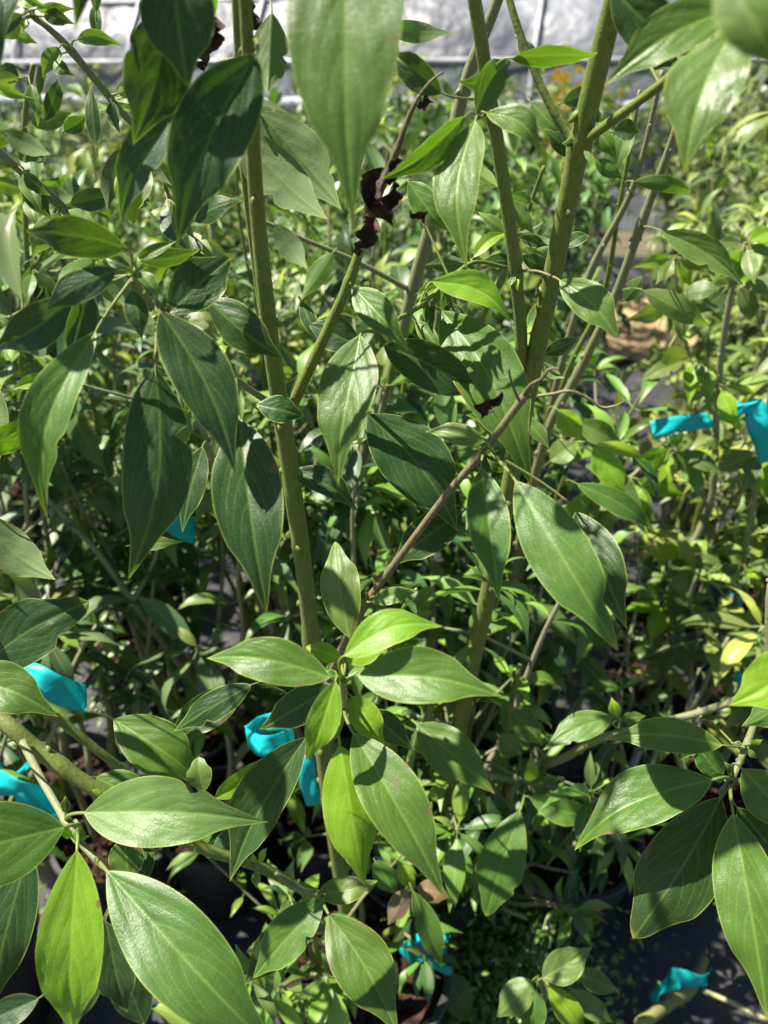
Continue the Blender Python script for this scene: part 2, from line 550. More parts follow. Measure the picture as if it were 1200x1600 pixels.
# polythene tunnel standing beyond the beds
def tunnel():
    root = empty("plastic_tunnel", (0, 9.6, 0))
    root.rotation_euler.z = 0
    tagit(root, "long pale plastic growing tunnel with metal hoops beyond the plants", "tunnel")
    ang = math.radians(-15)
    ux = Vector((math.cos(ang), math.sin(ang), 0)); uy = Vector((-math.sin(ang), math.cos(ang), 0))
    O = Vector((0, 9.6, 0))
    prof = []
    for k in range(25):
        a = math.pi * k / 24
        prof.append((2.6 - 2.6 * math.cos(a), 0.9 + 2.0 * math.sin(a) ** 0.9 if 0 < k < 24 else 0.9))
    full = [(0, 0.05), (0, 0.45)] + prof + [(5.2, 0.45), (5.2, 0.05)]
    prof = [p for p in full if p[0] > 2.6 or p[1] > .92]
    r = random.Random(5)
    V, F = [], []
    nx = 120
    for i in range(nx + 1):
        x = -13 + 26 * i / nx
        for (py, pz) in prof:
            sag = -0.09 * abs(math.sin(math.pi * (x + 13) / 1.6)) + r.uniform(-.03, .03)
            V.append(O + ux * x + uy * (py + (0.06 + sag if py < 2.6 else -0.06 - sag)) + Vector((0, 0, pz)))
    m = len(prof)
    for i in range(nx):
        for j in range(m - 1):
            a = i * m + j
            F.append((a, a + m, a + m + 1, a + 1))
    mesh_obj("film", V, F, M_FILM, root)
    for i in range(17):
        x = -13 + 1.6 * i + 0.2
        if x > 13: break
        pts = [O + ux * x + uy * (py - 0.01 if py < 2.6 else py + .01) + Vector((0, 0, pz + (0.015 if pz > .9 else 0))) for py, pz in full]
        V, F = tube(pts, [0.028] * len(pts), 8)
        mesh_obj("hoop", V, F, M_METAL, root)
    y0, z0 = prof[0]
    V, F = [], []
    pts = [O + ux * (-13 + 26 * i / 60) + uy * (y0 + .02) + Vector((0, 0, z0 - .03 + 0.02 * math.sin(i * .7))) for i in range(61)]
    V, F = tube(pts, [.07 + .014 * math.sin(i * 1.9) for i in range(61)], 10)
    mesh_obj("rolled_film", V, F, M_BOARD, root)
    for (py, pz, rd) in ((0.12, 1.62, 0.03), (0.62, 2.25, 0.03)):
        V, F = tube([O + ux * -13 + uy * py + Vector((0, 0, pz)), O + ux * 13 + uy * py + Vector((0, 0, pz))], [rd] * 2, 8)
        mesh_obj("rail", V, F, M_METAL, root)
    V, F = [], []
    for (x, y, z) in ((-13, -.05, 0.02), (13, -.05, 0.02), (13, -.05, .42), (-13, -.05, .42), (-13, -.09, 0.02), (13, -.09, 0.02), (13, -.09, .42), (-13, -.09, .42)):
        V.append(O + ux * x + uy * y + Vector((0, 0, z)))
    F = [(0, 1, 2, 3), (7, 6, 5, 4), (0, 4, 5, 1), (1, 5, 6, 2), (2, 6, 7, 3), (3, 7, 4, 0)]
    mesh_obj("base_board", V, F, M_BOARD, root, smooth=False)
tunnel()

# ------------------------------------------------------------------ pots
def pot_meshes(r=0.14, h=0.27, seed=0):
    rr = random.Random(seed)
    rings = [(0.80 * r, 0.0), (0.97 * r, h * 0.88), (1.04 * r, h * 0.885), (1.07 * r, h * 0.99), (1.05 * r, h), (0.98 * r, h), (0.97 * r, h * 0.80)]
    n = 28
    def lathe(rings_, closed_bottom):
        V, F = [], []
        for (q, z) in rings_:
            for k in range(n):
                a = 2 * math.pi * k / n
                V.append(Vector((q * math.cos(a), q * math.sin(a), z)))
        for i in range(len(rings_) - 1):
            for k in range(n):
                k2 = (k + 1) % n
                F.append((i * n + k, i * n + k2, (i + 1) * n + k2, (i + 1) * n + k))
        if closed_bottom:
            F.append(tuple(reversed(range(n))))
        return V, F
    body = lathe(rings[:2], True)
    rim = lathe(rings[1:], False)
    # bark: uneven bed with chips
    V, F = [], []
    m = 9
    V.append(Vector((0, 0, h * 0.86)))
    for i in range(1, m + 1):
        for k in range(n):
            a = 2 * math.pi * k / n
            q = 0.97 * r * i / m
            V.append(Vector((q * math.cos(a), q * math.sin(a), h * 0.86 + rr.uniform(-.008, .010))))
    for k in range(n):
        F.append((0, 1 + k, 1 + (k + 1) % n))
    for i in range(m - 1):
        for k in range(n):
            k2 = (k + 1) % n
            F.append((1 + i * n + k, 1 + (i + 1) * n + k, 1 + (i + 1) * n + k2, 1 + i * n + k2))
    for c in range(110):
        a = rr.uniform(0, 2 * math.pi); q = 0.9 * r * math.sqrt(rr.random())
        o = Vector((q * math.cos(a), q * math.sin(a), h * 0.86 + rr.uniform(0, .012)))
        mt = Matrix.Rotation(rr.uniform(0, 6.28), 3, 'Z') @ Matrix.Rotation(rr.uniform(-.6, .6), 3, 'X')
        sx, sy, sz = rr.uniform(.006, .016), rr.uniform(.004, .008), rr.uniform(.002, .004)
        b = len(V)
        for dx in (-1, 1):
            for dy in (-1, 1):
                for dz in (-1, 1):
                    V.append(o + mt @ Vector((dx * sx * rr.uniform(.7, 1), dy * sy * rr.uniform(.7, 1), dz * sz)))
        F += [(b, b + 1, b + 3, b + 2), (b + 4, b + 6, b + 7, b + 5), (b, b + 4, b + 5, b + 1), (b + 2, b + 3, b + 7, b + 6), (b, b + 2, b + 6, b + 4), (b + 1, b + 5, b + 7, b + 3)]
    return body, rim, (V, F)

_pot = pot_meshes()
def _mk(nm, g, mat, sm=True):
    me = bpy.data.meshes.new(nm); me.from_pydata([tuple(v) for v in g[0]], [], g[1])
    me.polygons.foreach_set('use_smooth', [sm] * len(me.polygons)); me.materials.append(mat); return me
POT_ME = [("wall", _mk("wall", _pot[0], M_POT)), ("rim", _mk("rim", _pot[1], M_POT, False)), ("bark", _mk("bark", _pot[2], M_BARK, False))]

def pot(x, y, label, group=None, scale=1.0):
    e = empty("nursery_pot", (x, y, 0.022))
    e.scale = (scale,) * 3
    e.rotation_euler.z = R.uniform(0, 6)
    tagit(e, label, "plant pot", group)
    for nm, me in POT_ME:
        o = bpy.data.objects.new(nm, me); COL.objects.link(o); o.parent = e
        if nm == "bark": o['kind'] = 'stuff'
    return e

# ------------------------------------------------------------------ background shrubs
def grow(name, x, y, h, nst, seed, pal, leaf_len, label, group=None, single=True, lean=(0, 0), lowest=0.25, spread=0.16, twigs=0.55, cat="shrub", density=1.0, maxleaf=295, root=None):
    r = random.Random(seed)
    if root is None:
        root = empty(name, (x, y, 0.24))
        tagit(root, label, cat, group)
    todo = []
    def leaf(base, d, n, ln, parent):
        todo.append((base, d, n, ln, parent, jitter(r.choice(pal), r, .34)))
    def leafpair(p, t, phi, ln, parent, droop):
        t = t.normalized()
        u = t.orthogonal().normalized(); w = t.cross(u)
        for sgn in (0, math.pi):
            a = phi + sgn + r.uniform(-.3, .3)
            o = (u * math.cos(a) + w * math.sin(a))
            dr = droop + r.uniform(-.35, .35)
            d = (o * 0.85 + t * 0.35 + Vector((0, 0, -1)) * dr).normalized()
            n = (Vector((0, 0, 1)) + o * 0.45 + Vector((r.uniform(-.4, .4), r.uniform(-.4, .4), 0)))
            leaf(p, d, n, ln * r.uniform(.55, 1.2), parent)
    for si in range(nst):
        a = r.uniform(0, 6.28)
        hh = h * r.uniform(.72, 1.05)
        p = Vector((x + 0.035 * math.cos(a), y + 0.035 * math.sin(a), 0.235))
        out = Vector((math.cos(a), math.sin(a), 0)) * spread * r.uniform(.4, 1.2) + Vector((lean[0], lean[1], 0))
        pts = [p]
        n = 7
        for i in range(1, n + 1):
            f = i / n
            pts.append(p + out * (f ** 1.3) * hh + Vector((r.uniform(-.012, .012), r.uniform(-.012, .012), (hh - .235) * f)))
        rad0 = r.uniform(.0050, .0085)
        P, Q = catmull(pts, [rad0 * (1 - 0.68 * i / n) for i in range(n + 1)], 3)
        V, F = tube(P, Q, 6)
        st = mesh_obj("stem", V, F, M_STEM, root, color=jitter(r.choice([STEM_GREEN, STEM_GREY, (0.27, 0.27, 0.17)]), r))
        phi = r.uniform(0, 3)
        step = 0.085 / density
        z = lowest * h + r.uniform(0, .08)
        while z < hh:
            f = (z - .235) / (hh - .235)
            if f >= 0:
                k = min(int(f * (len(P) - 1)), len(P) - 2)
                fr = f * (len(P) - 1) - k
                q = P[k].lerp(P[k + 1], fr); t = P[k + 1] - P[k]
                phi += 1.57 + r.uniform(-.3, .3)
                if r.random() < twigs and f < .93:
                    tl = r.uniform(.06, .28) * (1.15 - f * .5)
                    o = Vector((math.cos(phi), math.sin(phi), 0))
                    e = q + o * tl * .8 + Vector((0, 0, tl * r.uniform(.3, .9)))
                    midp = q.lerp(e, .5) + Vector((0, 0, tl * .08))
                    V, F = tube([q, midp, e], [.0028, .0022, .0014], 5)
                    tw = mesh_obj("twig", V, F, M_STEM, root, color=jitter(STEM_GREY, r))
                    np_ = r.randint(1, 3)
                    for wv in range(3):       # whorl at the twig's end
                        leafpair(e, e - q, phi + wv * 1.05, leaf_len * r.uniform(.8, 1.15), tw, 0.45)
                    for j in range(np_):
                        g = (j + 1) / np_
                        qq = q.lerp(e, g)
                        leafpair(qq, e - q, phi + 1.57 * j, leaf_len * (0.75 if j == np_ - 1 else 1), tw, 0.25 if j < np_ - 1 else 0.05)
                else:
                    leafpair(q, t, phi, leaf_len, st, 0.4)
            z += step * r.uniform(.7, 1.3)
        leafpair(P[-1], P[-1] - P[-2], phi + .8, leaf_len, st, 0.35)
        leafpair(P[-1], P[-1] - P[-2], phi, leaf_len * .7, st, 0.0)
        leafpair(P[-1], P[-1] - P[-2], phi + 1.57, leaf_len * .5, st, -0.5)
    # the leaves that show largest are parts of their own, any beyond that are joined
    todo.sort(key=lambda q: (q[0] - CAM).length)
    if single:
        for base, d, n_, ln, parent, col in todo[:maxleaf]:
            blade_instance(base, d, n_, ln, col, parent, r)
        rest = todo[maxleaf:]
    else:
        r.shuffle(todo)
        rest = todo[:maxleaf]
    if rest:
        cv, cf, ca = [], [], []
        for base, d, n_, ln, parent, col in rest:
            me, V, F, A = r.choice(FAR_BLADES)
            m = frame(d, n_)
            b = len(cv)
            for v in V: cv.append(base + m @ (v * ln) + d.normalized() * 0.12 * ln)
            for f in F: cf.append(tuple(i + b for i in f))
            ca.extend(A)
        o = mesh_obj("crown", cv, cf, M_LEAF_FAR, root, color=jitter(r.choice(pal), r, .1), lv=ca)
        o['kind'] = 'stuff'
    return root

PAL_OLIVE = [(0.110, 0.160, 0.042), (0.150, 0.195, 0.050), (0.19, 0.24, 0.045), (0.075, 0.125, 0.034)]
PAL_GREY = [(0.075, 0.130, 0.046), (0.10, 0.155, 0.060), (0.050, 0.095, 0.034), (0.13, 0.18, 0.05)]
PAL_GREEN = [(0.045, 0.108, 0.026), (0.068, 0.142, 0.032), (0.12, 0.21, 0.030), (0.04, 0.090, 0.028)]

LBL_L = "leafy green shrub in the crowded rows behind the upright green stem"
LBL_R = "yellowish olive shrub in the rows on the sunny side of the soil path"
near = [  # x, y, height, stems, palette, leaf length, right of the path?
    (-0.52, 0.96, 1.10, 5, PAL_GREY, .095, 0), (-0.33, 1.00, 1.30, 4, PAL_GREY, .100, 0), (-0.66, 1.06, 1.44, 5, PAL_GREY, .100, 0), (-0.10, 1.02, 1.18, 5, PAL_GREEN, .088, 0),
    (0.10, 1.16, 1.10, 5, PAL_GREEN, .088, 0), (-0.44, 1.24, 1.36, 6, PAL_GREEN, .096, 0), (-0.18, 1.36, 1.42, 6, PAL_GREY, .092, 0), (0.28, 1.30, 1.06, 5, PAL_GREEN, .086, 0), (0.06, 1.50, 1.40, 6, PAL_OLIVE, .090, 0),
    (-0.90, 1.32, 1.44, 6, PAL_GREY, .095, 0), (-0.66, 1.52, 1.40, 6, PAL_GREEN, .092, 0), (-0.30, 1.72, 1.34, 6, PAL_OLIVE, .092, 0), (0.28, 1.78, 1.30, 6, PAL_GREEN, .088, 0),
    (-1.12, 1.80, 1.46, 6, PAL_GREY, .096, 0), (-0.72, 1.95, 1.40, 6, PAL_OLIVE, .092, 0), (-0.05, 2.05, 1.34, 6, PAL_GREY, .092, 0), (0.40, 2.20, 1.34, 6, PAL_GREEN, .090, 0),
    (-1.30, 2.35, 1.46, 6, PAL_GREY, .096, 0), (-0.92, 2.45, 1.40, 6, PAL_GREEN, .094, 0), (-0.45, 2.40, 1.38, 6, PAL_GREEN, .092, 0), (0.08, 2.55, 1.38, 6, PAL_OLIVE, .092, 0),
    (0.47, 1.02, 0.74, 4, PAL_OLIVE, .078, 1), (0.66, 1.10, 1.02, 5, PAL_OLIVE, .084, 1), (0.62, 1.36, 0.98, 5, PAL_OLIVE, .082, 1), (0.88, 1.34, 1.46, 6, PAL_OLIVE, .086, 1), (0.76, 1.66, 1.34, 6, PAL_OLIVE, .086, 1),
    (1.06, 1.66, 1.54, 6, PAL_OLIVE, .088, 1), (0.92, 1.98, 1.46, 6, PAL_OLIVE, .088, 1), (1.28, 2.05, 1.42, 6, PAL_OLIVE, .090, 1),
    (1.10, 2.35, 1.38, 6, PAL_OLIVE, .090, 1), (1.50, 2.50, 1.44, 6, PAL_OLIVE, .090, 1), (1.28, 2.75, 1.42, 6, PAL_OLIVE, .090, 1), (1.72, 2.95, 1.46, 6, PAL_OLIVE, .090, 1),
]
for i, (x, y, h, ns, pal, ll, rt) in enumerate(near):
    ll *= (.82, 1.0, 1.22, .95, 1.1)[i % 5]
    look = "yellowish olive" if pal is PAL_OLIVE else ("dusty grey-green" if pal is PAL_GREY else "fresh green")
    if rt:
        lab, grp = "yellowish olive shrub in the rows beyond the soil path and ribbons", "olive shrubs beside the soil path"
    else:
        lab, grp = look + " shrub in the crowded rows behind the upright green stem", look + " shrubs in the crowded rows"
    grow("shrub", x, y, h, ns, 300 + i, pal, ll, lab, grp, True, density=.8, maxleaf=270, lowest=.42, twigs=.7)
    pot(x, y, "black plastic pot of an olive shrub beside the soil path" if rt else "black plastic pot in the crowded rows behind", "pots of the olive shrubs" if rt else "pots of the crowded rows", scale=.80)
far = []
rf = random.Random(21)
for Y in (2.85, 3.3, 3.8, 4.4, 5.0, 5.7, 6.4, 7.1):
    x = -0.66 * Y
    while x < 0.70 * Y:
        xx = x + rf.uniform(-.10, .10)
        if abs(xx - 0.31 * Y) > 0.22 + .02 * Y or Y > 6:
            far.append((xx, Y + rf.uniform(-.15, .15)))
        x += 0.50
for i, (x, y) in enumerate(far):
    rt = x > .31 * y
    if y < 3.2 and rt: continue
    hh = (rf.uniform(1.25, 1.6) if rt else rf.uniform(1.14, 1.5)) * (1.0 + .04 * max(0, y - 4.5))
    grow("shrub", x, y, hh, 6, 600 + i, PAL_OLIVE if rt else rf.choice([PAL_GREY, PAL_GREEN, PAL_OLIVE]), .092,
         "blurred leafy shrub in the far rows towards the tunnel", "shrubs in the far rows", False, maxleaf=600, density=.9, twigs=.75, lowest=.35)
    if y < 3.6:
        pot(x, y, "black plastic pot of a shrub in the far rows", "pots of the far rows")

# ------------------------------------------------------------------ FRONT SHRUBS
def branch(name, parent, spec, color, sides=12, knots=()):
    """spec: (px, py, Y, width_px) along the branch"""
    pts = [at(x, y, Y) for x, y, Y, w in spec]
    rad = [0.5 * w * depth_at(x, y, Y) / FPX for x, y, Y, w in spec]
    P, Q = catmull(pts, rad, 8)
    rr = random.Random(int(spec[0][0] * 7 + spec[0][1]))
    Q = [q * (1 + rr.uniform(-.005, .005)) for q in Q]
    for kx, ky in knots:          # swollen nodes
        for i, p in enumerate(P):
            v = p - CAM
            u = 600 + FPX * v.dot(RT) / v.dot(FW); w = 800 - FPX * v.dot(UP) / v.dot(FW)
            d2 = (u - kx) ** 2 + (w - ky) ** 2
            Q[i] *= 1 + 0.28 * math.exp(-d2 / 110.0)
    V, F = tube(P, Q, sides)
    return mesh_obj(name, V, F, M_STEM, parent, color=color)

def to_ground(spec, x, y, w):
    """extend a traced stem down to the pot at world x,y"""
    return spec, Vector((x, y, 0.235)), w

def scars(P, Q, V, F, rr):
    """old leaf scars in opposite pairs, every few centimetres"""
    run, nxt, ph = 0.0, rr.uniform(.02, .06), rr.uniform(0, 3)
    for i in range(1, len(P) - 1):
        run += (P[i] - P[i - 1]).length
        if run < nxt: continue
        run, nxt, ph = 0.0, rr.uniform(.05, .09), ph + 1.57
        t = (P[i + 1] - P[i - 1]).normalized()
        u = t.orthogonal().normalized(); w = t.cross(u)
        for sg in (0, math.pi):
            o = u * math.cos(ph + sg) + w * math.sin(ph + sg)
            q = Q[i]
            tube([P[i] + o * q * .55 - t * q * .5, P[i] + o * q * 1.08, P[i] + o * q * rr.uniform(1.2, 1.55) + t * q * .45], [q * .45, q * .38, q * .14], 6, V, F)

def stem_down(name, parent, spec, foot, wfoot, color, knots=()):
    pts = [at(x, y, Y) for x, y, Y, w in spec] + [foot]
    rad = [0.5 * w * depth_at(x, y, Y) / FPX for x, y, Y, w in spec] + [wfoot]
    P, Q = catmull(pts, rad, 10)
    rr = random.Random(int(spec[0][0] * 5 + 3))
    Q = [q * (1 + rr.uniform(-.005, .005)) for q in Q]
    for kx, ky in knots:
        for i, p in enumerate(P):
            v = p - CAM
            u = 600 + FPX * v.dot(RT) / v.dot(FW); w = 800 - FPX * v.dot(UP) / v.dot(FW)
            Q[i] *= 1 + 0.22 * math.exp(-((u - kx) ** 2 + (w - ky) ** 2) / 260.0)
    V, F = tube(P, Q, 14)
    scars(P, Q, V, F, rr)
    return mesh_obj(name, V, F, M_STEM, parent, color=color)

NLEAF = 0
def leaf(parent, bx, by, tx, ty, w, Y, c='m', k=0.0, roll=None, fold=None, curl=None, bend=0.0, node=None, twist=None,
         under=False, pk=0.42, bites=(), wave=0.07, tc=0.0, red=None):
    """one traced leaf: base pixel, tip pixel, visible width in px, distance ahead of its base"""
    global NLEAF
    NLEAF += 1
    r = random.Random(NLEAF * 13 + 5)
    if roll is None: roll = r.uniform(-16, 16)
    if fold is None: fold = r.uniform(.16, .46) * (1 if r.random() < .55 else -.8)
    if curl is None: curl = r.uniform(.04, .15)
    if twist is None: twist = r.uniform(-.45, .45)
    if tc == 0: tc = r.uniform(-.05, .22)
    if not bites and r.random() < .22:
        bites = ((r.uniform(.25, .8), r.choice((-1, 1)), r.uniform(.15, .45)),)
    B = at(bx, by, Y)
    d0 = depth_at(bx, by, Y)
    lp = math.hypot(tx - bx, ty - by)
    w *= .95
    d1 = d0 + k * lp * d0 / FPX
    if roll == 'sun':       # let the blade lie so that it can glint
        v0 = (CAM - B).normalized()
        h0 = (v0 + sdir).normalized()
        dd = (B - CAM).dot(h0) / min(ray(tx, ty).dot(h0), -.05)
        lim = .75 * lp * d0 / FPX
        d1 = d0 + max(-lim, min(lim, dd - d0)) * .5
    T = CAM + ray(tx, ty) * d1
    a = T - B
    Ln = a.length
    n = (CAM - (B + T) * 0.5).normalized()
    n = (n - a.normalized() * n.dot(a.normalized())).normalized()
    view = (CAM - (B + T) * 0.5).normalized()
    if roll == 'sun':       # blade turned so that it glints
        hv = (view + sdir * .55).normalized()
        n = (hv - a.normalized() * hv.dot(a.normalized())).normalized()
        n = Quaternion(a.normalized(), r.uniform(-.2, .2)) @ n
        curl = max(curl, .10); fold = math.copysign(max(abs(fold), .26), fold)
    else:
        n = Quaternion(a.normalized(), math.radians(roll)) @ n
    vp = (view - a.normalized() * view.dot(a.normalized())).normalized()
    croll = abs(n.dot(vp))
    if under: n = -n; bend = -bend
    Wd = w * 0.5 * (d0 + d1) / FPX / max(croll * math.cos(fold), .78)
    big = w > 40
    V, F, A = leaf_geo(Ln, Wd, 36 if big else 16, 18 if big else 8, fold, curl, bend, twist, wave, r.uniform(0, 6), pk,
                       0.055 if big else 0.03, cup=r.uniform(.03, .16), tipcurl=tc, bites=bites)
    M = Matrix.Translation(B) @ frame(a, n).to_4x4()
    Mi = M.inverted()
    nb = len(V)
    if node:
        N = at(node[0], node[1], node[2] if len(node) > 2 else Y)
    else:
        N = B - a.normalized() * min(0.012, Ln * .12) - n * 0.003
    nl = Mi @ N
    pr_ = min(max(0.0007, Wd * 0.026), .0015)
    e = Vector((Ln * 0.005, 0, -pr_ * .6)); c1 = Vector((-max(nl.length * .22, .001), 0, -nl.length * .08))
    pts = [((1 - t) ** 2) * nl + 2 * t * (1 - t) * c1 + t * t * e for t in [i / 6 for i in range(7)]]
    pr = min(max(0.0007, Wd * 0.026), .0015)
    ends = [pr * (1.35 - .5 * i / 6) for i in range(7)]
    # the petiole runs on as the midrib's raised back
    tube(pts + [Vector((Ln * .05, bend * Ln * .15, curl * Ln * .13 - pr * 1.3))], ends + [pr * .45], 7, V, F, cap=False)
    A += [(0, -1, 0)] * (len(V) - nb)
    me = bpy.data.meshes.new("leaf")
    me.from_pydata([tuple(v) for v in V], [], F)
    at_ = me.attributes.new('lv', 'FLOAT_VECTOR', 'POINT'); at_.data.foreach_set('vector', [q for t in A for q in t])
    me.polygons.foreach_set('use_smooth', [True] * len(me.polygons))
    me.materials.append(M_LEAF)
    o = bpy.data.objects.new("leaf", me)
    COL.objects.link(o)
    o.matrix_basis = M
    o.color = (*jitter(PAL[c], r, .07), 1)
    return put(o, parent)

def dead_leaf(parent, x, y, x2, y2, w, Y, seed):
    """a crumpled, dried leaf hanging on"""
    r = random.Random(seed)
    B = at(x, y, Y); T = at(x2, y2, Y)
    a = T - B; Ln = a.length; Wd = w * depth_at(x, y, Y) / FPX
    V, F, _ = leaf_geo(Ln, Wd * 1.25, 22, 8, r.uniform(.5, 1.0), r.uniform(-.12, .2), r.uniform(-.12, .12), r.choice((-1, 1)) * r.uniform(1.2, 2.6), .7, r.uniform(0, 6), .5, 0,
                       cup=-.5, bites=((r.uniform(.2, .5), 1, .6), (r.uniform(.5, .9), -1, .6)))
    V = [v + Vector((0, r.uniform(-.04, .04), r.uniform(-.05, .05))) * Wd for v in V]
    n = (CAM - B).normalized()
    m = frame(a, n)
    V = [B + m @ v for v in V]
    return mesh_obj("dead_leaf", V, F, M_DEAD, parent)

# ---- A: the shrub with the upright stem left of the middle
S1 = empty("shrub", (-0.04, 0.68, 0.235))
tagit(S1, "large dark-leaved shrub with one upright green stem and a brown dead-tipped twig", "shrub")
A_ = stem_down("stem", S1, [(372, -260, .46, 15), (380, -60, .48, 19), (390, 120, .50, 22), (402, 330, .53, 25), (424, 540, .555, 27), (447, 690, .58, 28), (470, 850, .605, 27), (487, 1000, .63, 26), (515, 1250, .65, 25)],
               Vector((-0.04, 0.68, 0.22)), .0135, STEM_GREEN, knots=((402, 190), (445, 645), (487, 1000)))
A2 = branch("branch", S1, [(487, 1010, .63, 14), (440, 700, .66, 13), (385, 300, .62, 13), (372, 80, .60, 13), (362, -120, .58, 10)], STEM_GREEN)
LT = branch("branch", S1, [(442, 640, .575, 13), (395, 612, .55, 10), (330, 560, .52, 9), (262, 492, .49, 8), (212, 428, .475, 7)], STEM_GREY, knots=((212, 428), (250, 480)))
TJ = branch("branch", S1, [(450, 650, .58, 18), (473, 598, .57, 18), (512, 515, .56, 17), (546, 440, .55, 16), (566, 375, .545, 14)], STEM_GREEN, knots=((546, 440),))
TJD = branch("branch", S1, [(564, 380, .545, 13), (590, 310, .54, 11), (618, 240, .535, 10), (640, 180, .53, 8), (656, 148, .53, 6)], STEM_DEAD, knots=((618, 240),))
TJD['label'] = "dead brown end of the twig"
D2 = branch("dead_twig", TJD, [(656, 148, .53, 5), (672, 128, .53, 4), (692, 112, .53, 3)], STEM_DEAD, 7)
K = branch("branch", S1, [(500, 1100, .64, 13), (540, 1000, .57, 13), (578, 935, .53, 13), (640, 850, .505, 12), (700, 770, .49, 12), (758, 702, .475, 12), (800, 645, .465, 13), (832, 602, .46, 9)], STEM_BROWN, knots=((578, 935), (752, 708), (815, 625)))
K['label'] = "slanting brown twig with a dried end"
branch("dead_twig", K, [(815, 625, .463, 8), (828, 603, .457, 7), (846, 592, .452, 6), (858, 577, .45, 4), (874, 576, .447, 3)], STEM_DEAD, 8)
branch("dead_twig", K, [(815, 622, .463, 6), (860, 616, .455, 5), (890, 611, .45, 5), (918, 622, .45, 4.5), (940, 636, .448, 4), (962, 634, .445, 3.5), (976, 626, .443, 3)], STEM_BROWN, 8)
branch("dead_twig", K, [(812, 628, .463, 5), (800, 600, .455, 4), (795, 578, .45, 3)], STEM_DEAD, 7)
SH = branch("branch", S1, [(505, 1130, .645, 12), (520, 1150, .56, 11), (533, 1125, .44, 11), (537, 1090, .385, 12), (536, 1062, .365, 9)], STEM_GREY, knots=((536, 1108), (536, 1062)))
dead_leaf(TJD, 583, 335, 560, 400, 34, .535, 1)
dead_leaf(A2, 330, 20, 318, 112, 40, .55, 11)
dead_leaf(A2, 392, -10, 380, 58, 30, .56, 12)
dead_leaf(TJD, 600, 262, 568, 348, 52, .528, 2)
dead_leaf(TJD, 614, 282, 614, 354, 36, .53, 3)
dead_leaf(TJD, 650, 165, 678, 160, 18, .528, 4)
dead_leaf(TJD, 630, 250, 600, 285, 26, .527, 9)
dead_leaf(TJD, 640, 330, 662, 350, 16, .53, 5)
dead_leaf(K, 785, 612, 752, 655, 30, .458, 6)

# upper left of the stem
leaf(A_, 268, -70, 293, 137, 120, .45, 'd', k=.25, roll=12, node=(330, -120, .44))
leaf(A_, 262, 15, 208, 226, 108, .475, 'd', k=.2, roll=-8, node=(350, -30, .46), bend=.03)
leaf(A_, 400, 84, 276, 382, 122, .465, 'd', k=.1, roll=6, fold=.25, bend=-.04, node=(398, 60, .49), twist=.3)
leaf(A_, 292, 160, 182, 346, 66, .49, 'b', k=.3, roll=32, fold=.5, bend=-.04, node=(390, 170, .5), twist=-.5)
leaf(A2, 330, -60, 330, 52, 42, .52, 'y', roll=-30, under=True)
leaf(A2, 425, 20, 418, 150, 62, .55, 'm', under=True, node=(380, -20, .6))
leaf(A2, 404, 175, 535, 328, 88, .66, 'm', under=True, roll=10, fold=.15, node=(385, 160, .60))
leaf(A2, 366, 205, 512, 346, 82, .60, 'p', under=True, roll=-14, fold=.2, node=(380, 190, .61))
leaf(A_, 540, -170, 549, 362, 190, .40, 'm', k=.15, roll=14, fold=.18, curl=.05, node=(500, -260, .40), twist=.1, wave=.04, pk=.36)
# left cluster
leaf(LT, 197, 388, 38, 364, 64, .465, 'd', bend=-.10, roll=-25, fold=.15, node=(206, 420, .474), k=-.2)
leaf(LT, 182, 420, 66, 486, 50, .455, 'b', node=(206, 424, .474), roll=18)
leaf(LT, 112, 468, -14, 546, 68, .47, 'b', node=(200, 430, .475), bend=.05)
leaf(LT, 140, 450, 103, 575, 46, .48, 'b', node=(206, 430, .475), roll=-20)
leaf(LT, 206, 452, 222, 532, 40, .455, 'd', node=(210, 430, .473))
leaf(LT, 262, 490, 360, 402, 78, .485, 'd', k=.2, node=(240, 470, .484), pk=.5, fold=.15)
leaf(LT, 251, 486, 370, 742, 98, .45, 'd', node=(238, 462, .482), roll=-10, bend=.05, pk=.40)
leaf(LT, 218, 408, 313, 388, 32, .50, 'd', roll=35, node=(212, 426, .475))
leaf(LT, 214, 405, 276, 376, 20, .49, 'm', node=(211, 424, .475))
leaf(LT, 215, 425, 248, 465, 24, .46, 'm', roll=-30, node=(211, 427, .475))
leaf(LT, 205, 420, 160, 400, 22, .50, 'd', node=(211, 427, .475))
leaf(LT, 149, 518, 68, 812, 72, .445, 'm', roll=24, fold=.42, node=(206, 436, .474), bend=-.05, tc=.1)
leaf(LT, 243, 575, 202, 906, 112, .455, 'd', node=(246, 478, .486), roll=-8, bend=.05, bites=((.30, 1, .55),), wave=.12)
leaf(LT, 297, 640, 229, 735, 54, .50, 'p', under=True, node=(330, 560, .52))
leaf(LT, 374, 655, 415, 957, 112, .46, 'd', node=(368, 592, .535), roll='sun', fold=.28, curl=.09)
leaf(LT, 325, 470, 446, 562, 68, .52, 'd', node=(262, 492, .49), roll=14)
leaf(A_, 402, 632, 474, 650, 45, .535, 'd', pk=.5, node=(425, 655, .57), fold=.12)
leaf(A_, 440, 640, 466, 585, 32, .57, 'd', node=(448, 650, .578))
leaf(LT, 288, 728, 240, 790, 38, .54, 'b', node=(322, 715, .56))
leaf(LT, 316, 698, 284, 832, 48, .53, 'd', node=(322, 690, .55), roll=20)
leaf(LT, 205, 852, 285, 846, 24, .58, 'p')
leaf(A_, 458, 735, 562, 796, 46, .60, 'd', roll=-28, fold=.4, node=(452, 720, .585))
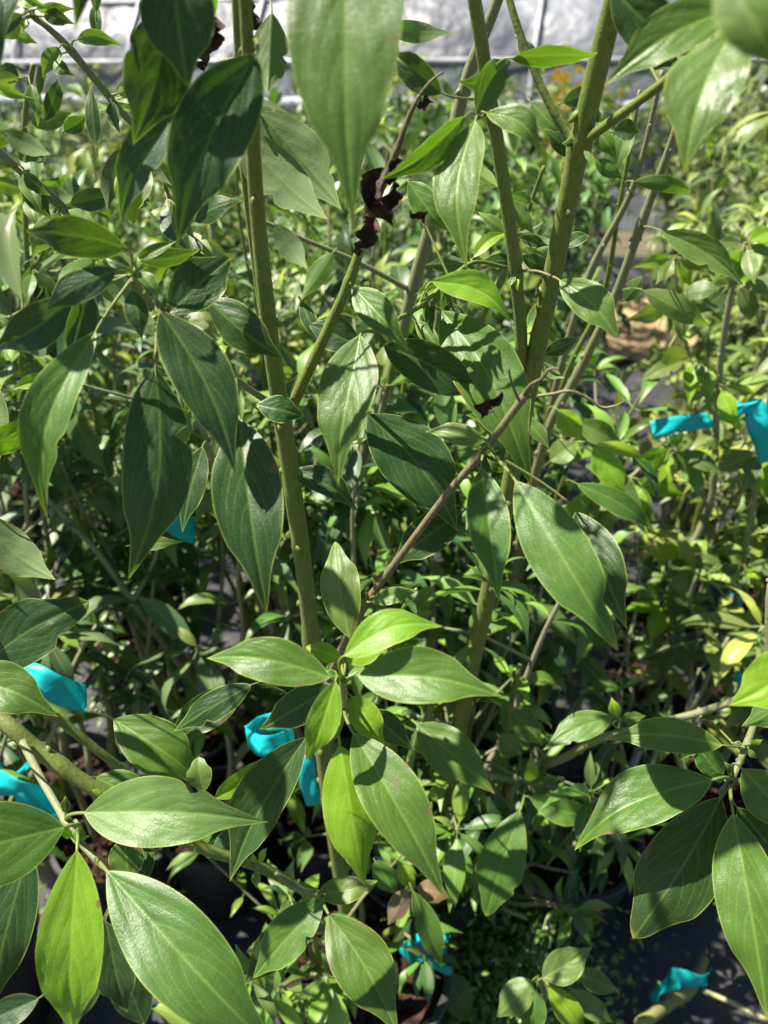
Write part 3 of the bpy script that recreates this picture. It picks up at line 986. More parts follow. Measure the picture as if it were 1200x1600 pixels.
# the middle twig
leaf(TJ, 553, 450, 637, 544, 55, .53, 'm', node=(547, 442, .549), roll='sun', fold=.3)
leaf(TJ, 562, 540, 484, 508, 58, .60, 'b', under=False, pk=.5, roll=10)
leaf(TJ, 470, 470, 500, 540, 26, .62, 'd')
# leaves on the brown twig
leaf(K, 757, 690, 664, 672, 36, .455, 'p', node=(764, 700, .472), roll='sun', fold=.2)
leaf(K, 752, 732, 780, 941, 68, .455, 'm', node=(756, 706, .474), roll='sun', fold=.3, curl=.08)
leaf(K, 806, 752, 966, 1016, 102, .43, 'm', node=(762, 702, .474), roll='sun', fold=-.26, curl=.10, k=-.1, pk=.45)
leaf(K, 900, 800, 980, 982, 76, .455, 'd', node=(790, 720, .475), roll='sun', fold=.3)
leaf(K, 722, 800, 608, 884, 66, .55, 'd', roll=12, node=(735, 735, .48))
leaf(K, 585, 932, 661, 912, 24, .515, 'm', node=(579, 936, .528), roll=20)
leaf(K, 580, 940, 657, 922, 28, .505, 'p', node=(577, 938, .528), roll='sun')
leaf(K, 546, 996, 523, 846, 66, .50, 'p', node=(568, 958, .54), roll='sun', pk=.5, k=.1)
# the bright shoot lower down
leaf(SH, 538, 1024, 692, 978, 62, .352, 'y', node=(536, 1060, .365), bend=.09, roll=-18, fold=.2, k=.1)
leaf(SH, 516, 1058, 322, 1028, 74, .352, 'm', roll='sun', node=(534, 1064, .365), bend=-.05, fold=.18, k=-.05)
leaf(SH, 560, 1056, 783, 1086, 92, .350, 'm', roll='sun', node=(540, 1068, .366), bend=.04, fold=.16)
leaf(SH, 524, 1064, 478, 1192, 52, .345, 'y', node=(534, 1066, .365), fold=.22)
leaf(SH, 531, 1166, 570, 1388, 90, .345, 'y', node=(534, 1112, .40), fold=-.42, roll=4, curl=.08)
leaf(SH, 553, 1146, 696, 1402, 98, .352, 'm', node=(538, 1110, .40), fold=.24, curl=.07, roll='sun')
leaf(SH, 534, 1030, 478, 1010, 32, .385, 'y', node=(536, 1058, .366), pk=.5)
leaf(SH, 540, 1032, 604, 1014, 28, .385, 'y', node=(537, 1056, .366))
leaf(SH, 524, 1072, 402, 1142, 60, .40, 'd', node=(535, 1090, .385), fold=.2)
leaf(SH, 548, 1088, 602, 1166, 50, .415, 'y', node=(538, 1092, .385))
leaf(SH, 575, 1110, 646, 1172, 46, .43, 'd', node=(538, 1094, .386))
leaf(SH, 478, 1152, 357, 1378, 84, .43, 'd', node=(530, 1128, .44), fold=.55, roll=18, bend=-.03)
leaf(SH, 392, 1070, 272, 1143, 48, .47, 'd', node=(520, 1140, .56))
leaf(SH, 380, 1075, 260, 1150, 60, .52, 'd', node=(520, 1150, .57))
# leaves above the picture that shade the ones below
ru = random.Random(77)
for i in range(9):
    x = ru.uniform(-120, 460); y = ru.uniform(-360, -110)
    nx = 374 + ru.uniform(-8, 8)
    leaf(A_, x, y, x + ru.uniform(-110, 80), y + ru.uniform(120, 230), ru.uniform(75, 120), ru.uniform(.36, .5), 'd',
         node=(374, y + ru.uniform(-60, 20), .465), k=ru.uniform(-.3, .3))

# ---- B: the shrub with the thick stems right of the middle
S2 = empty("shrub", (0.075, 0.86, 0.235))
tagit(S2, "tall shrub with two thick green forking stems right of the brown twig", "shrub")
B_ = stem_down("stem", S2, [(992, -140, .52, 32), (966, -20, .535, 35), (940, 80, .55, 35), (905, 230, .57, 34), (872, 390, .595, 31), (836, 560, .625, 29), (800, 740, .66, 27), (762, 930, .70, 26), (722, 1110, .75, 27), (702, 1260, .79, 24)],
               Vector((0.075, 0.86, 0.22)), .015, STEM_GREEN, knots=((905, 225),))
C_ = branch("stem", S2, [(715, -140, .55, 20), (738, -20, .56, 22), (765, 150, .575, 22), (789, 300, .59, 21), (806, 430, .605, 20), (814, 560, .625, 19), (796, 720, .655, 17)], STEM_GREEN, 14, knots=((757, 180), (806, 426)))
BR = branch("branch", S2, [(908, 224, .568, 16), (960, 186, .54, 15), (1020, 142, .51, 15), (1085, 88, .485, 14), (1160, 30, .46, 12), (1215, -30, .44, 10)], STEM_GREEN, knots=((914, 222), (1155, 32)))
BE = branch("branch", S2, [(897, 226, .572, 14), (868, 180, .575, 13), (838, 118, .58, 12), (808, 40, .585, 12), (785, -40, .59, 10)], STEM_GREEN, knots=((893, 220),))
TW = branch("branch", S2, [(806, 424, .604, 5), (840, 424, .58, 4.5), (872, 436, .56, 4)], STEM_BROWN, 8)
T2 = branch("branch", S2, [(790, 418, .603, 6), (740, 410, .58, 6), (700, 440, .56, 7), (655, 478, .545, 8), (620, 500, .535, 7), (588, 520, .525, 6)], STEM_GREEN, 8, knots=((655, 476),))
NC = (745, 183, .565)
leaf(C_, 728, 182, 598, 284, 44, .53, 'm', node=NC, roll=-35, fold=.42, bend=-.02)
leaf(C_, 742, 190, 727, 416, 78, .53, 'm', node=NC, roll='sun', fold=.28, bend=-.05)
leaf(C_, 744, 178, 799, 94, 48, .545, 'm', node=NC, roll=20, fold=.3, bend=.12, k=.2)
leaf(C_, 760, 176, 848, 238, 44, .54, 'p', node=NC, roll=-25, fold=.3, bend=.10, tc=.2)
leaf(C_, 797, 92, 944, 88, 36, .545, 'm', node=(760, 130, .573), roll=48, fold=.2, bend=.10, under=False)
leaf(C_, 772, 98, 718, 130, 34, .60, 'd', node=(760, 125, .573), roll=-45, bend=.15)
leaf(C_, 690, 146, 606, 78, 48, .56, 'd', node=(740, 155, .574), roll=-25, fold=.4, bend=-.05)
leaf(C_, 600, 44, 706, 52, 32, .75, 'p', under=True)
leaf(C_, 815, 400, 872, 422, 26, .62, 'd', node=(808, 432, .606))
leaf(C_, 812, 372, 858, 384, 20, .64, 'd', node=(803, 410, .603))
leaf(TW, 875, 438, 965, 526, 60, .545, 'p', node=(868, 434, .562), roll='sun', fold=.14, bend=.04, pk=.5)
leaf(BR, 1147, 12, 944, 136, 78, .46, 'm', node=(1152, 34, .462), roll='sun', fold=.22, bend=-.04, k=.1)
leaf(BR, 955, -20, 1096, 92, 84, .50, 'd', node=(1120, 60, .472), roll=20)
leaf(BR, 1142, 50, 1068, 264, 120, .43, 'p', node=(1156, 32, .461), roll='sun', fold=.2, curl=.07, bend=-.03, pk=.42)
leaf(BR, 1130, -60, 1235, 120, 95, .29, 'p', node=(1180, -60, .445), roll=8, fold=.15)
leaf(BR, 1000, 50, 1060, 105, 70, .56, 'd', node=(1030, 130, .505))
leaf(BE, 810, 60, 850, 120, 28, .62, 'd')
# leaves of the middle twig
leaf(T2, 562, 524, 522, 753, 92, .50, 'm', node=(588, 519, .525), roll='sun', fold=.24, curl=.08, bend=.03)
leaf(T2, 690, 486, 826, 752, 108, .565, 'm', node=(656, 478, .545), roll='sun', fold=.14, bend=.06, pk=.44)
leaf(T2, 600, 540, 764, 626, 74, .53, 'd', node=(588, 520, .525), roll=16, fold=.3, bend=.06)
leaf(T2, 576, 648, 718, 830, 110, .575, 'd', node=(585, 560, .54), roll=-6, fold=.2, bend=.05)
leaf(T2, 676, 440, 802, 500, 50, .55, 'y', node=(656, 474, .545), bend=.12, roll=-22, fold=.3, tc=.2)
leaf(T2, 668, 455, 676, 522, 22, .56, 'd', node=(658, 474, .545), roll=30)
leaf(T2, 740, 402, 795, 362, 22, .60, 'y', node=(740, 410, .58), bend=.10, roll=-20)
leaf(T2, 638, 284, 698, 362, 46, .60, 'm', node=(700, 430, .57), roll=14)
leaf(T2, 732, 425, 745, 455, 24, .57, 'd', node=(738, 412, .58))
leaf(T2, 700, 470, 730, 560, 40, .60, 'd', node=(690, 446, .56))

rw = random.Random(25)
for (br, pts) in ((C_, ((790, 300, .588), (800, 370, .597), (812, 520, .618), (806, 640, .64))), (B_, ((872, 390, .592), (836, 560, .622), (800, 740, .655), (770, 890, .69))), (T2, ((700, 440, .56), (740, 410, .58), (640, 488, .54)))):
    for (x, y, Y) in pts:
        for k in range(3):
            a = rw.uniform(-.8, 3.9); ln = rw.uniform(38, 82)
            dx, dy = math.cos(a) * ln, math.sin(a) * ln
            leaf(br, x + dx * .2, y + dy * .2, x + dx, y + dy, ln * rw.uniform(.3, .42), Y + rw.uniform(.01, .07), rw.choice('mdppyd'), node=(x, y, Y), k=rw.uniform(-.3, .6), roll=rw.uniform(-40, 40), under=rw.random() < .2)

# ---- C: the low branch reaching in from the left
S3 = empty("shrub", (-0.72, 0.72, 0.235))
tagit(S3, "pale green shrub whose low bough and large bright leaves reach over black cloth", "shrub")
H = stem_down("branch", S3, [(510, 1402, .50, 14), (480, 1392, .50, 15), (400, 1352, .49, 17), (300, 1318, .48, 19), (160, 1240, .48, 22), (60, 1172, .49, 24), (-30, 1105, .51, 26), (-260, 980, .60, 24)],
              Vector((-0.72, 0.72, 0.22)), .013, STEM_GREEN, knots=((95, 1155 + 40), (480, 1392)))
H2 = branch("branch", S3, [(-40, 1100, .515, 14), (40, 1095, .54, 14), (85, 1120, .56, 14), (130, 1155, .56, 14), (178, 1192, .56, 13), (260, 1250, .57, 11)], STEM_GREEN)
I_ = branch("branch", S3, [(36, 1160, .485, 13), (62, 1212, .44, 12), (100, 1278, .395, 11), (120, 1310, .375, 11), (165, 1358, .355, 9)], STEM_GREY, knots=((102, 1280), (120, 1312)))
HT = branch("branch", S3, [(430, 1364, .492, 9), (465, 1390, .48, 8), (500, 1398, .47, 7)], STEM_GREY, 8)
leaf(I_, 132, 1270, 414, 1283, 108, .36, 'p', node=(103, 1280, .394), bend=.02, roll='sun', fold=.16, curl=.06, bites=((.62, 1, .35),), pk=.40)
leaf(I_, 100, 1292, -120, 1335, 130, .34, 'm', node=(116, 1304, .378), fold=.2, roll=-10)
leaf(I_, 120, 1330, 112, 1622, 100, .325, 'y', node=(119, 1312, .374), fold=.16, roll=8, pk=.45)
leaf(I_, 168, 1362, 432, 1650, 128, .318, 'm', node=(150, 1342, .36), fold=.14, roll='sun', curl=.06, pk=.45)
leaf(I_, 45, 1325, -14, 1580, 80, .375, 'd', node=(110, 1300, .385), roll=12)
leaf(H, 200, 1375, 194, 1296, 56, .44, 'm', node=(230, 1400, .46), k=.2)
leaf(H2, 178, 1124, 312, 1216, 86, .50, 'm', node=(150, 1110, .55), roll=-6, fold=.2, pk=.5)
leaf(H, 318, 1238, 309, 1184, 40, .45, 'p', node=(322, 1260, .47), pk=.6)
leaf(H, 336, 1248, 428, 1174, 36, .44, 'y', node=(322, 1258, .47), roll=20, fold=.4)
leaf(H, 322, 1255, 345, 1280, 30, .46, 'd', node=(316, 1262, .475))
leaf(HT, 505, 1404, 394, 1530, 68, .45, 'm', node=(498, 1398, .47), fold=.3, roll=8)
leaf(HT, 514, 1430, 622, 1616, 94, .43, 'm', node=(500, 1400, .47), fold=.2, bend=.05, roll='sun')
leaf(HT, 496, 1396, 590, 1376, 42, .47, 'p', node=(498, 1398, .47), bend=-.05, wave=.2)
leaf(H, 480, 1420, 380, 1540, 60, .52, 'd', node=(440, 1380, .5))
leaf(H, 165, 1440, 198, 1590, 64, .46, 'd', node=(200, 1400, .47))
leaf(H, 150, 1470, 100, 1620, 60, .48, 'd', node=(170, 1420, .48))
leaf(H, 60, 1560, -30, 1600, 46, .45, 'b', node=(100, 1520, .47))
leaf(H, 225, 1600, 180, 1480, 60, .50, 'd')
leaf(H, -40, 1052, 138, 940, 98, .46, 'd', node=(-60, 1090, .515), fold=.15, bend=.03, pk=.55)
leaf(H, -64, 1062, 91, 1120, 82, .40, 'm', node=(-60, 1095, .515), fold=.3, bend=.06)
leaf(H, -30, 806, 88, 906, 68, .50, 'p', under=True, node=(-80, 900, .55), bend=-.08)
leaf(H, -40, 704, 60, 654, 50, .50, 'y', node=(-90, 880, .55), roll=20)
leaf(H, 0, 610, -60, 800, 70, .58, 'p', node=(-90, 860, .56))
leaf(H, 85, 586, 18, 608, 22, .60, 'y')
leaf(H, 240, 1330, 180, 1380, 60, .47, 'd', node=(280, 1310, .48))
leaf(H, 150, 1215, 250, 1260, 60, .50, 'm', node=(130, 1222, .482))
leaf(H, 330, 1330, 420, 1300, 50, .50, 'd')

# ---- D: the twig hanging in from the right
S4 = empty("shrub", (0.80, 0.62, 0.235))
tagit(S4, "shrub with broad smooth green leaves on a pale twig above the black pot", "shrub")
D_ = stem_down("branch", S4, [(1122, 1240, .40, 7), (1142, 1218, .405, 9), (1166, 1165, .42, 10), (1196, 1085, .44, 11), (1250, 960, .48, 13)],
               Vector((0.80, 0.62, 0.22)), .010, STEM_GREY, knots=((1143, 1216), (1166, 1165)))
leaf(D_, 1128, 1164, 944, 1154, 56, .395, 'm', roll='sun', node=(1164, 1170, .42), bend=-.05, fold=.2)
leaf(D_, 1112, 1218, 893, 1321, 90, .375, 'm', node=(1142, 1219, .405), fold=.3, roll='sun', bend=-.04)
leaf(D_, 1126, 1246, 985, 1470, 118, .385, 'd', node=(1138, 1224, .404), fold=-.45, roll=4, bend=.03, pk=.5)
leaf(D_, 1146, 1272, 1200, 1596, 102, .35, 'm', node=(1142, 1226, .404), fold=-.36, roll='sun', wave=.14)
leaf(D_, 1160, 1202, 1245, 1290, 78, .375, 'm', node=(1146, 1214, .405), fold=.3)
leaf(D_, 1152, 1262, 1228, 1352, 56, .365, 'd', node=(1146, 1222, .404), fold=.4)
leaf(D_, 1252, 1026, 1139, 1102, 90, .36, 'y', node=(1215, 1060, .445), fold=.2, bend=.05)
leaf(D_, 1240, 1092, 1160, 1136, 48, .40, 'p', node=(1195, 1090, .44))
leaf(D_, 1128, 1215, 1085, 1160, 44, .45, 'm', node=(1142, 1216, .406))
leaf(D_, 1090, 1130, 1060, 1190, 40, .48, 'd', node=(1160, 1180, .42))

# ---- E: pale branch at the upper left
S5 = empty("shrub", (-0.18, 1.16, 0.235))
tagit(S5, "grey-green shrub with a pale straight twig against the pale tunnel", "shrub")
E1 = stem_down("stem", S5, [(-150, 90, .70, 10), (0, 238, .72, 13), (95, 322, .75, 15), (230, 470, .84, 15), (330, 660, .95, 15)], Vector((-0.18, 1.16, 0.22)), .010, STEM_GREY)
E2 = branch("branch", S5, [(330, 650, .945, 9), (305, 400, .80, 9), (245, 245, .70, 11), (182, 166, .66, 11), (112, 80, .64, 11), (78, 46, .63, 10), (50, 24, .63, 8)], STEM_GREY, knots=((112, 80), (55, 28)))
E3 = stem_down("stem", S5, [(52, 100, .90, 8), (38, 240, .92, 9), (60, 560, .95, 9), (150, 860, 1.02, 10)], Vector((-0.22, 1.13, 0.22)), .008, STEM_GREEN)
E4 = branch("branch", S5, [(300, 640, .85, 7), (268, 360, .76, 9), (252, 240, .72, 8), (240, 150, .7, 5)], STEM_GREY, knots=((255, 262),))
branch("branch", S5, [(60, 765, .97, 9), (150, 860, .98, 10), (215, 950, 1.0, 11), (262, 1015, 1.03, 10), (330, 1100, 1.06, 9)], (0.27, 0.26, 0.18), 8)
branch("branch", S5, [(130, 1030, 1.02, 7), (190, 965, 1.0, 7), (235, 890, .98, 6), (250, 840, .97, 5)], (0.27, 0.26, 0.18), 8)
rw = random.Random(15)
for (br, pts) in ((E3, ((45, 120, .90), (38, 200, .915), (44, 300, .925), (52, 420, .935), (58, 520, .945))), (E4, ((252, 240, .72), (258, 300, .74), (270, 380, .77), (284, 500, .81))),
                  (E1, ((30, 262, .73), (95, 322, .75), (160, 395, .79))), (E2, ((170, 150, .658), (230, 225, .69), (290, 350, .77)))):
    for (x, y, Y) in pts:
        for k in range(4):
            a = rw.uniform(-.5, 3.6); ln = rw.uniform(55, 105)
            dx, dy = math.cos(a) * ln, math.sin(a) * ln
            leaf(br, x + dx * .15, y + dy * .15, x + dx, y + dy, ln * rw.uniform(.3, .42), Y - rw.uniform(-.02, .03), rw.choice('mdppbo'), node=(x, y, Y), k=rw.uniform(-.5, .5), roll=rw.uniform(-40, 40), under=rw.random() < .3)
leaf(E2, 68, 26, 116, 38, 26, .62, 'd', bend=.1, node=(54, 26, .63))
leaf(E2, 92, 74, 66, 122, 28, .61, 'p', node=(106, 76, .64))
leaf(E2, 120, 62, 192, 72, 24, .62, 'p', node=(112, 80, .64), bend=.12)
leaf(E2, 82, 96, 116, 118, 24, .66, 'd', node=(108, 80, .64))
leaf(E2, 36, 22, -26, 60, 26, .58, 'b', node=(50, 25, .63))
leaf(E2, 40, 30, 36, 48, 16, .61, 'p', node=(50, 25, .63))
leaf(E2, 14, 46, 58, 68, 20, .62, 'y', node=(48, 26, .63))
leaf(E2, 30, 34, 0, 62, 26, .60, 'p', node=(50, 26, .63))
leaf(E2, 56, 14, 118, 14, 18, .62, 'y', node=(50, 22, .63))
leaf(E2, 20, -10, 70, 10, 26, .60, 'y', node=(50, 22, .63))
leaf(E2, 195, 248, 208, 348, 44, .62, 'y', node=(196, 232, .68), pk=.5)
leaf(E2, 150, 20, 150, -60, 20, .66, 'p')
leaf(E3, 2, 205, 80, 242, 32, .80, 'm', under=True)
leaf(E3, 62, 150, 70, 90, 16, .88, 'd')
leaf(E3, 70, 190, 92, 118, 26, .90, 'd')
leaf(E3, 42, 152, -20, 132, 16, .86, 'y')
leaf(E4, 190, 230, 168, 330, 34, .72, 'd', under=True, node=(250, 255, .72))
leaf(E4, 150, 230, 142, 130, 24, .75, 'd')
leaf(E4, 100, 205, 136, 180, 28, .78, 'd')
leaf(E4, 225, 300, 215, 330, 22, .72, 'p')
leaf(E4, 232, 260, 205, 345, 34, .70, 'p')
leaf(E4, 152, 60, 150, 0, 20, .7, 'd')

# ---- F: slim grey stems behind the thick ones
S6 = empty("shrub", (0.22, 1.18, 0.235))
tagit(S6, "slender shrub with bundled thin grey stems behind the thick green stems", "shrub")
G1 = stem_down("stem", S6, [(1075, 130, .78, 9), (1050, 220, .80, 12), (1002, 350, .83, 14), (960, 465, .86, 14), (905, 580, .90, 14), (850, 690, .94, 14), (800, 900, 1.02, 13)], Vector((0.20, 1.18, 0.22)), .010, STEM_GREY, knots=((1002, 352), (905, 580)))
G2 = stem_down("stem", S6, [(1035, 110, .85, 7), (990, 290, .88, 10), (925, 420, .92, 11), (880, 560, .96, 11), (835, 760, 1.03, 11)], Vector((0.22, 1.20, 0.22)), .009, STEM_GREY, knots=((925, 418),))
G3 = stem_down("stem", S6, [(1000, 140, .88, 6), (968, 320, .90, 8), (940, 470, .94, 9), (880, 600, .98, 9), (830, 800, 1.06, 9)], Vector((0.24, 1.19, 0.22)), .008, STEM_GREEN)
G4 = stem_down("stem", S6, [(800, -60, .80, 16), (770, 20, .82, 18), (728, 130, .84, 20), (690, 290, .87, 20), (648, 440, .90, 20), (612, 580, .94, 20), (560, 730, .98, 20), (500, 900, 1.03, 18)], Vector((0.0, 1.24, 0.22)), .012, STEM_GREY, knots=((560, 730),))
G5 = branch("branch", S6, [(410, 345, .85, 7), (470, 372, .86, 7), (560, 410, .88, 8), (638, 452, .90, 9)], STEM_GREY, 8)
G6 = stem_down("stem", S6, [(850, 260, .8, 6), (790, 420, .85, 9), (690, 640, .92, 10), (610, 900, 1.03, 10)], Vector((0.16, 1.17, 0.22)), .008, STEM_GREEN)
leaf(G1, 1036, 362, 1162, 446, 46, .78, 'p', node=(1004, 354, .83), bend=.05)
leaf(G1, 1006, 454, 1112, 514, 40, .82, 'p', node=(965, 455, .857), bend=.04)
leaf(G1, 990, 284, 1090, 304, 26, .80, 'm', node=(985, 300, .86), bend=.08)
leaf(G1, 975, 470, 1005, 430, 28, .86, 'm', node=(962, 462, .858))
leaf(G2, 910, 245, 850, 200, 34, .84, 'd')
leaf(G2, 960, 205, 1000, 205, 34, .82, 'd')
leaf(G2, 880, 160, 930, 140, 30, .84, 'd')
leaf(G2, 930, 250, 975, 280, 26, .84, 'm')
leaf(G3, 920, 190, 965, 250, 34, .85, 'm')
leaf(G3, 985, 180, 955, 290, 30, .9, 'p')
leaf(G2, 830, 160, 880, 215, 36, .90, 'm')
leaf(G2, 872, 640, 912, 690, 38, .86, 'y', node=(850, 690, .94))
leaf(G2, 928, 698, 978, 772, 46, .84, 'y', node=(900, 690, .88))
leaf(G2, 930, 695, 1014, 722, 22, .84, 'y', bend=.08, node=(900, 690, .88))
leaf(G2, 902, 756, 1026, 832, 38, .82, 'm', node=(880, 760, .9), bend=.06)
leaf(G2, 940, 720, 1010, 835, 46, .90, 'p', node=(900, 690, .9))
leaf(G2, 905, 660, 970, 690, 40, .90, 'p', node=(880, 660, .92))
leaf(G2, 860, 720, 905, 690, 40, .88, 'p', node=(850, 730, .94))
leaf(G2, 870, 740, 830, 790, 26, .88, 'd')
leaf(G3, 855, 960, 900, 1000, 30, .95, 'm')
leaf(G3, 830, 930, 905, 1010, 26, .95, 'p')
leaf(G5, 430, 350, 480, 420, 40, .84, 'p', under=True)
leaf(G5, 520, 395, 470, 470, 34, .86, 'm')
leaf(G6, 700, 560, 640, 600, 40, .9, 'm')
leaf(G6, 660, 590, 620, 575, 30, .9, 'y')
leaf(G6, 690, 600, 705, 690, 36, .9, 'p')

# ---- G: low shrub in the middle, with young reddish leaves
S7 = empty("shrub", (0.34, 0.94, 0.235))
tagit(S7, "low shrub with horizontal pale twigs behind the lit bark-filled pot", "shrub")
L1 = stem_down("stem", S7, [(1280, 1040, .56, 10), (1110, 1108, .62, 12), (945, 1152, .66, 12), (880, 1185, .70, 13), (820, 1212, .74, 13), (800, 1260, .80, 12)], Vector((0.34, 0.94, 0.22)), .008, STEM_GREY, knots=((820, 1208),))
L2 = branch("branch", S7, [(840, 1225, .74, 9), (780, 1215, .70, 9), (730, 1200, .68, 7)], STEM_GREY, 8)
L3 = branch("branch", S7, [(825, 1215, .735, 9), (910, 1245, .70, 9), (960, 1250, .68, 6)], STEM_GREY, 8)
L4 = stem_down("stem", S7, [(690, 1060, .69, 11), (665, 1130, .70, 12), (640, 1210, .74, 12), (680, 1300, .82, 12)], Vector((0.31, 0.92, 0.22)), .007, STEM_GREEN)
L5 = stem_down("branch", S2, [(640, 1378, .60, 6), (668, 1440, .66, 7)], Vector((0.09, 0.86, 0.22)), .004, STEM_GREEN)
L6 = branch("branch", S7, [(800, 1262, .80, 9), (790, 1160, .77, 9), (812, 1040, .74, 9)], STEM_GREEN, 8)
leaf(L4, 652, 1132, 773, 1240, 74, .62, 'm', roll='sun', node=(640, 1120, .70), fold=.2)
leaf(L3, 812, 1268, 760, 1430, 74, .64, 'm', node=(820, 1225, .73), fold=.15, pk=.5)
leaf(L1, 958, 1120, 849, 1172, 46, .62, 'p', node=(965, 1138, .655), bend=-.05)
leaf(L3, 828, 1246, 936, 1270, 42, .66, 'm', node=(820, 1230, .73), bend=-.08)
leaf(L3, 770, 1235, 790, 1300, 36, .68, 'd')
leaf(L2, 800, 1110, 850, 1165, 44, .70, 'm', node=(845, 1195, .72))
leaf(L2, 780, 1150, 815, 1180, 40, .72, 'p')
leaf(L1, 965, 1120, 955, 1090, 20, .62, 'y', node=(965, 1138, .655))
leaf(L1, 970, 1124, 1010, 1118, 18, .62, 'm', node=(965, 1138, .655))
leaf(L5, 636, 1390, 606, 1446, 34, .56, 'r', node=(642, 1382, .603))
leaf(L5, 652, 1386, 704, 1402, 36, .58, 'r', node=(642, 1380, .602))
leaf(L5, 645, 1392, 690, 1512, 40, .55, 'm', node=(642, 1382, .603), fold=.45)
leaf(L5, 622, 1350, 650, 1388, 26, .58, 'y', node=(640, 1376, .60))
leaf(L5, 586, 1345, 620, 1400, 36, .58, 'm', node=(640, 1378, .60))
leaf(L5, 690, 1520, 740, 1600, 50, .70, 'm')
leaf(L6, 720, 1080, 700, 1120, 30, .76, 'm')
# ---- I: olive shrub with the two teal ribbons
S9 = empty("shrub", (0.60, 1.22, 0.235))
tagit(S9, "olive shrub with pale grey stems carrying the folded teal ribbon", "shrub")
W1 = stem_down("stem", S9, [(1165, 380, 1.06, 8), (1142, 460, 1.08, 10), (1122, 600, 1.11, 11), (1112, 780, 1.15, 11), (1075, 870, 1.17, 12), (1050, 980, 1.19, 11), (1040, 1120, 1.21, 10)], Vector((0.58, 1.23, 0.22)), .007, (0.27, 0.27, 0.17), knots=((1050, 980), (1122, 600)))
W2 = stem_down("stem", S9, [(1215, 560, 1.04, 9), (1190, 700, 1.08, 10), (1160, 880, 1.14, 10), (1120, 1060, 1.2, 10)], Vector((0.63, 1.22, 0.22)), .007, (0.25, 0.25, 0.15))
W3 = branch("branch", S9, [(1110, 800, 1.15, 7), (1050, 700, 1.10, 7), (985, 745, 1.07, 5), (930, 770, 1.05, 4)], STEM_GREY, 8)
W4 = branch("branch", S9, [(1122, 600, 1.11, 7), (1080, 560, 1.08, 6), (1060, 470, 1.06, 5), (1055, 400, 1.05, 4)], STEM_GREY, 8)
rw = random.Random(5)
for (x, y, Y, nn, br) in ((1048, 1010, 1.17, 7, W1), (1040, 935, 1.17, 6, W1), (1075, 865, 1.15, 5, W1), (1118, 700, 1.10, 5, W1), (1122, 600, 1.09, 6, W1), (1150, 440, 1.05, 6, W1), (1165, 380, 1.04, 6, W1),
                          (1160, 880, 1.12, 6, W2), (1190, 700, 1.06, 5, W2), (1050, 700, 1.08, 5, W3), (985, 745, 1.06, 5, W3), (935, 770, 1.04, 6, W3), (1080, 560, 1.07, 6, W4), (1058, 460, 1.05, 6, W4), (1055, 400, 1.04, 6, W4)):
    a0 = rw.uniform(0, 6)
    for k in range(nn):
        a = a0 + 6.283 * k / nn + rw.uniform(-.25, .25)
        ln = rw.uniform(45, 92)
        dx, dy = math.cos(a) * ln, abs(math.sin(a)) * ln * .8 * (1 if rw.random() < .8 else -.6) + 10
        leaf(br, x + dx * .16, y + dy * .16, x + dx, y + dy, ln * rw.uniform(.30, .42), Y - rw.uniform(0, .03), rw.choice('oopqqy'), node=(x, y, Y), k=rw.uniform(-.5, .4), roll=rw.uniform(-35, 35))

# ---- H: bottom right-of-middle rosette
S8 = empty("shrub", (0.17, 0.78, 0.01))
tagit(S8, "small shoot with a whorl of grey-green leaves over the small weeds", "shrub")
R1 = stem_down("stem", S8, [(842, 1530, .52, 5), (846, 1540, .55, 6), (840, 1570, .62, 7)], Vector((0.17, 0.78, 0.0)), .004, STEM_GREEN)
leaf(R1, 848, 1528, 925, 1480, 52, .50, 'p', node=(842, 1534, .53), fold=.3)
leaf(R1, 832, 1532, 775, 1590, 48, .50, 'p', node=(842, 1534, .53))
leaf(R1, 838, 1548, 825, 1625, 44, .49, 'm', node=(842, 1536, .53))
leaf(R1, 858, 1540, 915, 1612, 42, .50, 'y', node=(842, 1534, .53), fold=.35)
leaf(R1, 900, 1520, 970, 1550, 34, .56, 'p', node=(846, 1536, .54))
leaf(R1, 890, 1545, 960, 1600, 34, .58, 'p', node=(846, 1538, .54))

rw = random.Random(35)
for (br, x, y, Y) in ((SH, 536, 1062, .365), (SH, 536, 1108, .40), (K, 752, 708, .474), (K, 578, 936, .53), (I_, 102, 1280, .394), (I_, 120, 1312, .375), (D_, 1143, 1216, .405), (D_, 1166, 1165, .42),
                      (LT, 212, 428, .475), (LT, 250, 480, .487), (LT, 330, 560, .52), (C_, 757, 180, .578), (C_, 806, 426, .604), (BR, 914, 222, .566), (BR, 1155, 33, .461), (TJ, 546, 440, .55), (H, 160, 1240, .478), (H, 300, 1318, .478), (H, 400, 1352, .488), (A_, 445, 645, .574)):
    for k in range(3):
        a = rw.uniform(0, 6.28); ln = rw.uniform(16, 40)
        dx, dy = math.cos(a) * ln, math.sin(a) * ln
        leaf(br, x + dx * .25, y + dy * .25, x + dx, y + dy, ln * rw.uniform(.34, .5), Y - .004, rw.choice('mpyyd'), node=(x, y, Y), k=rw.uniform(-.6, .4), roll=rw.uniform(-40, 40))

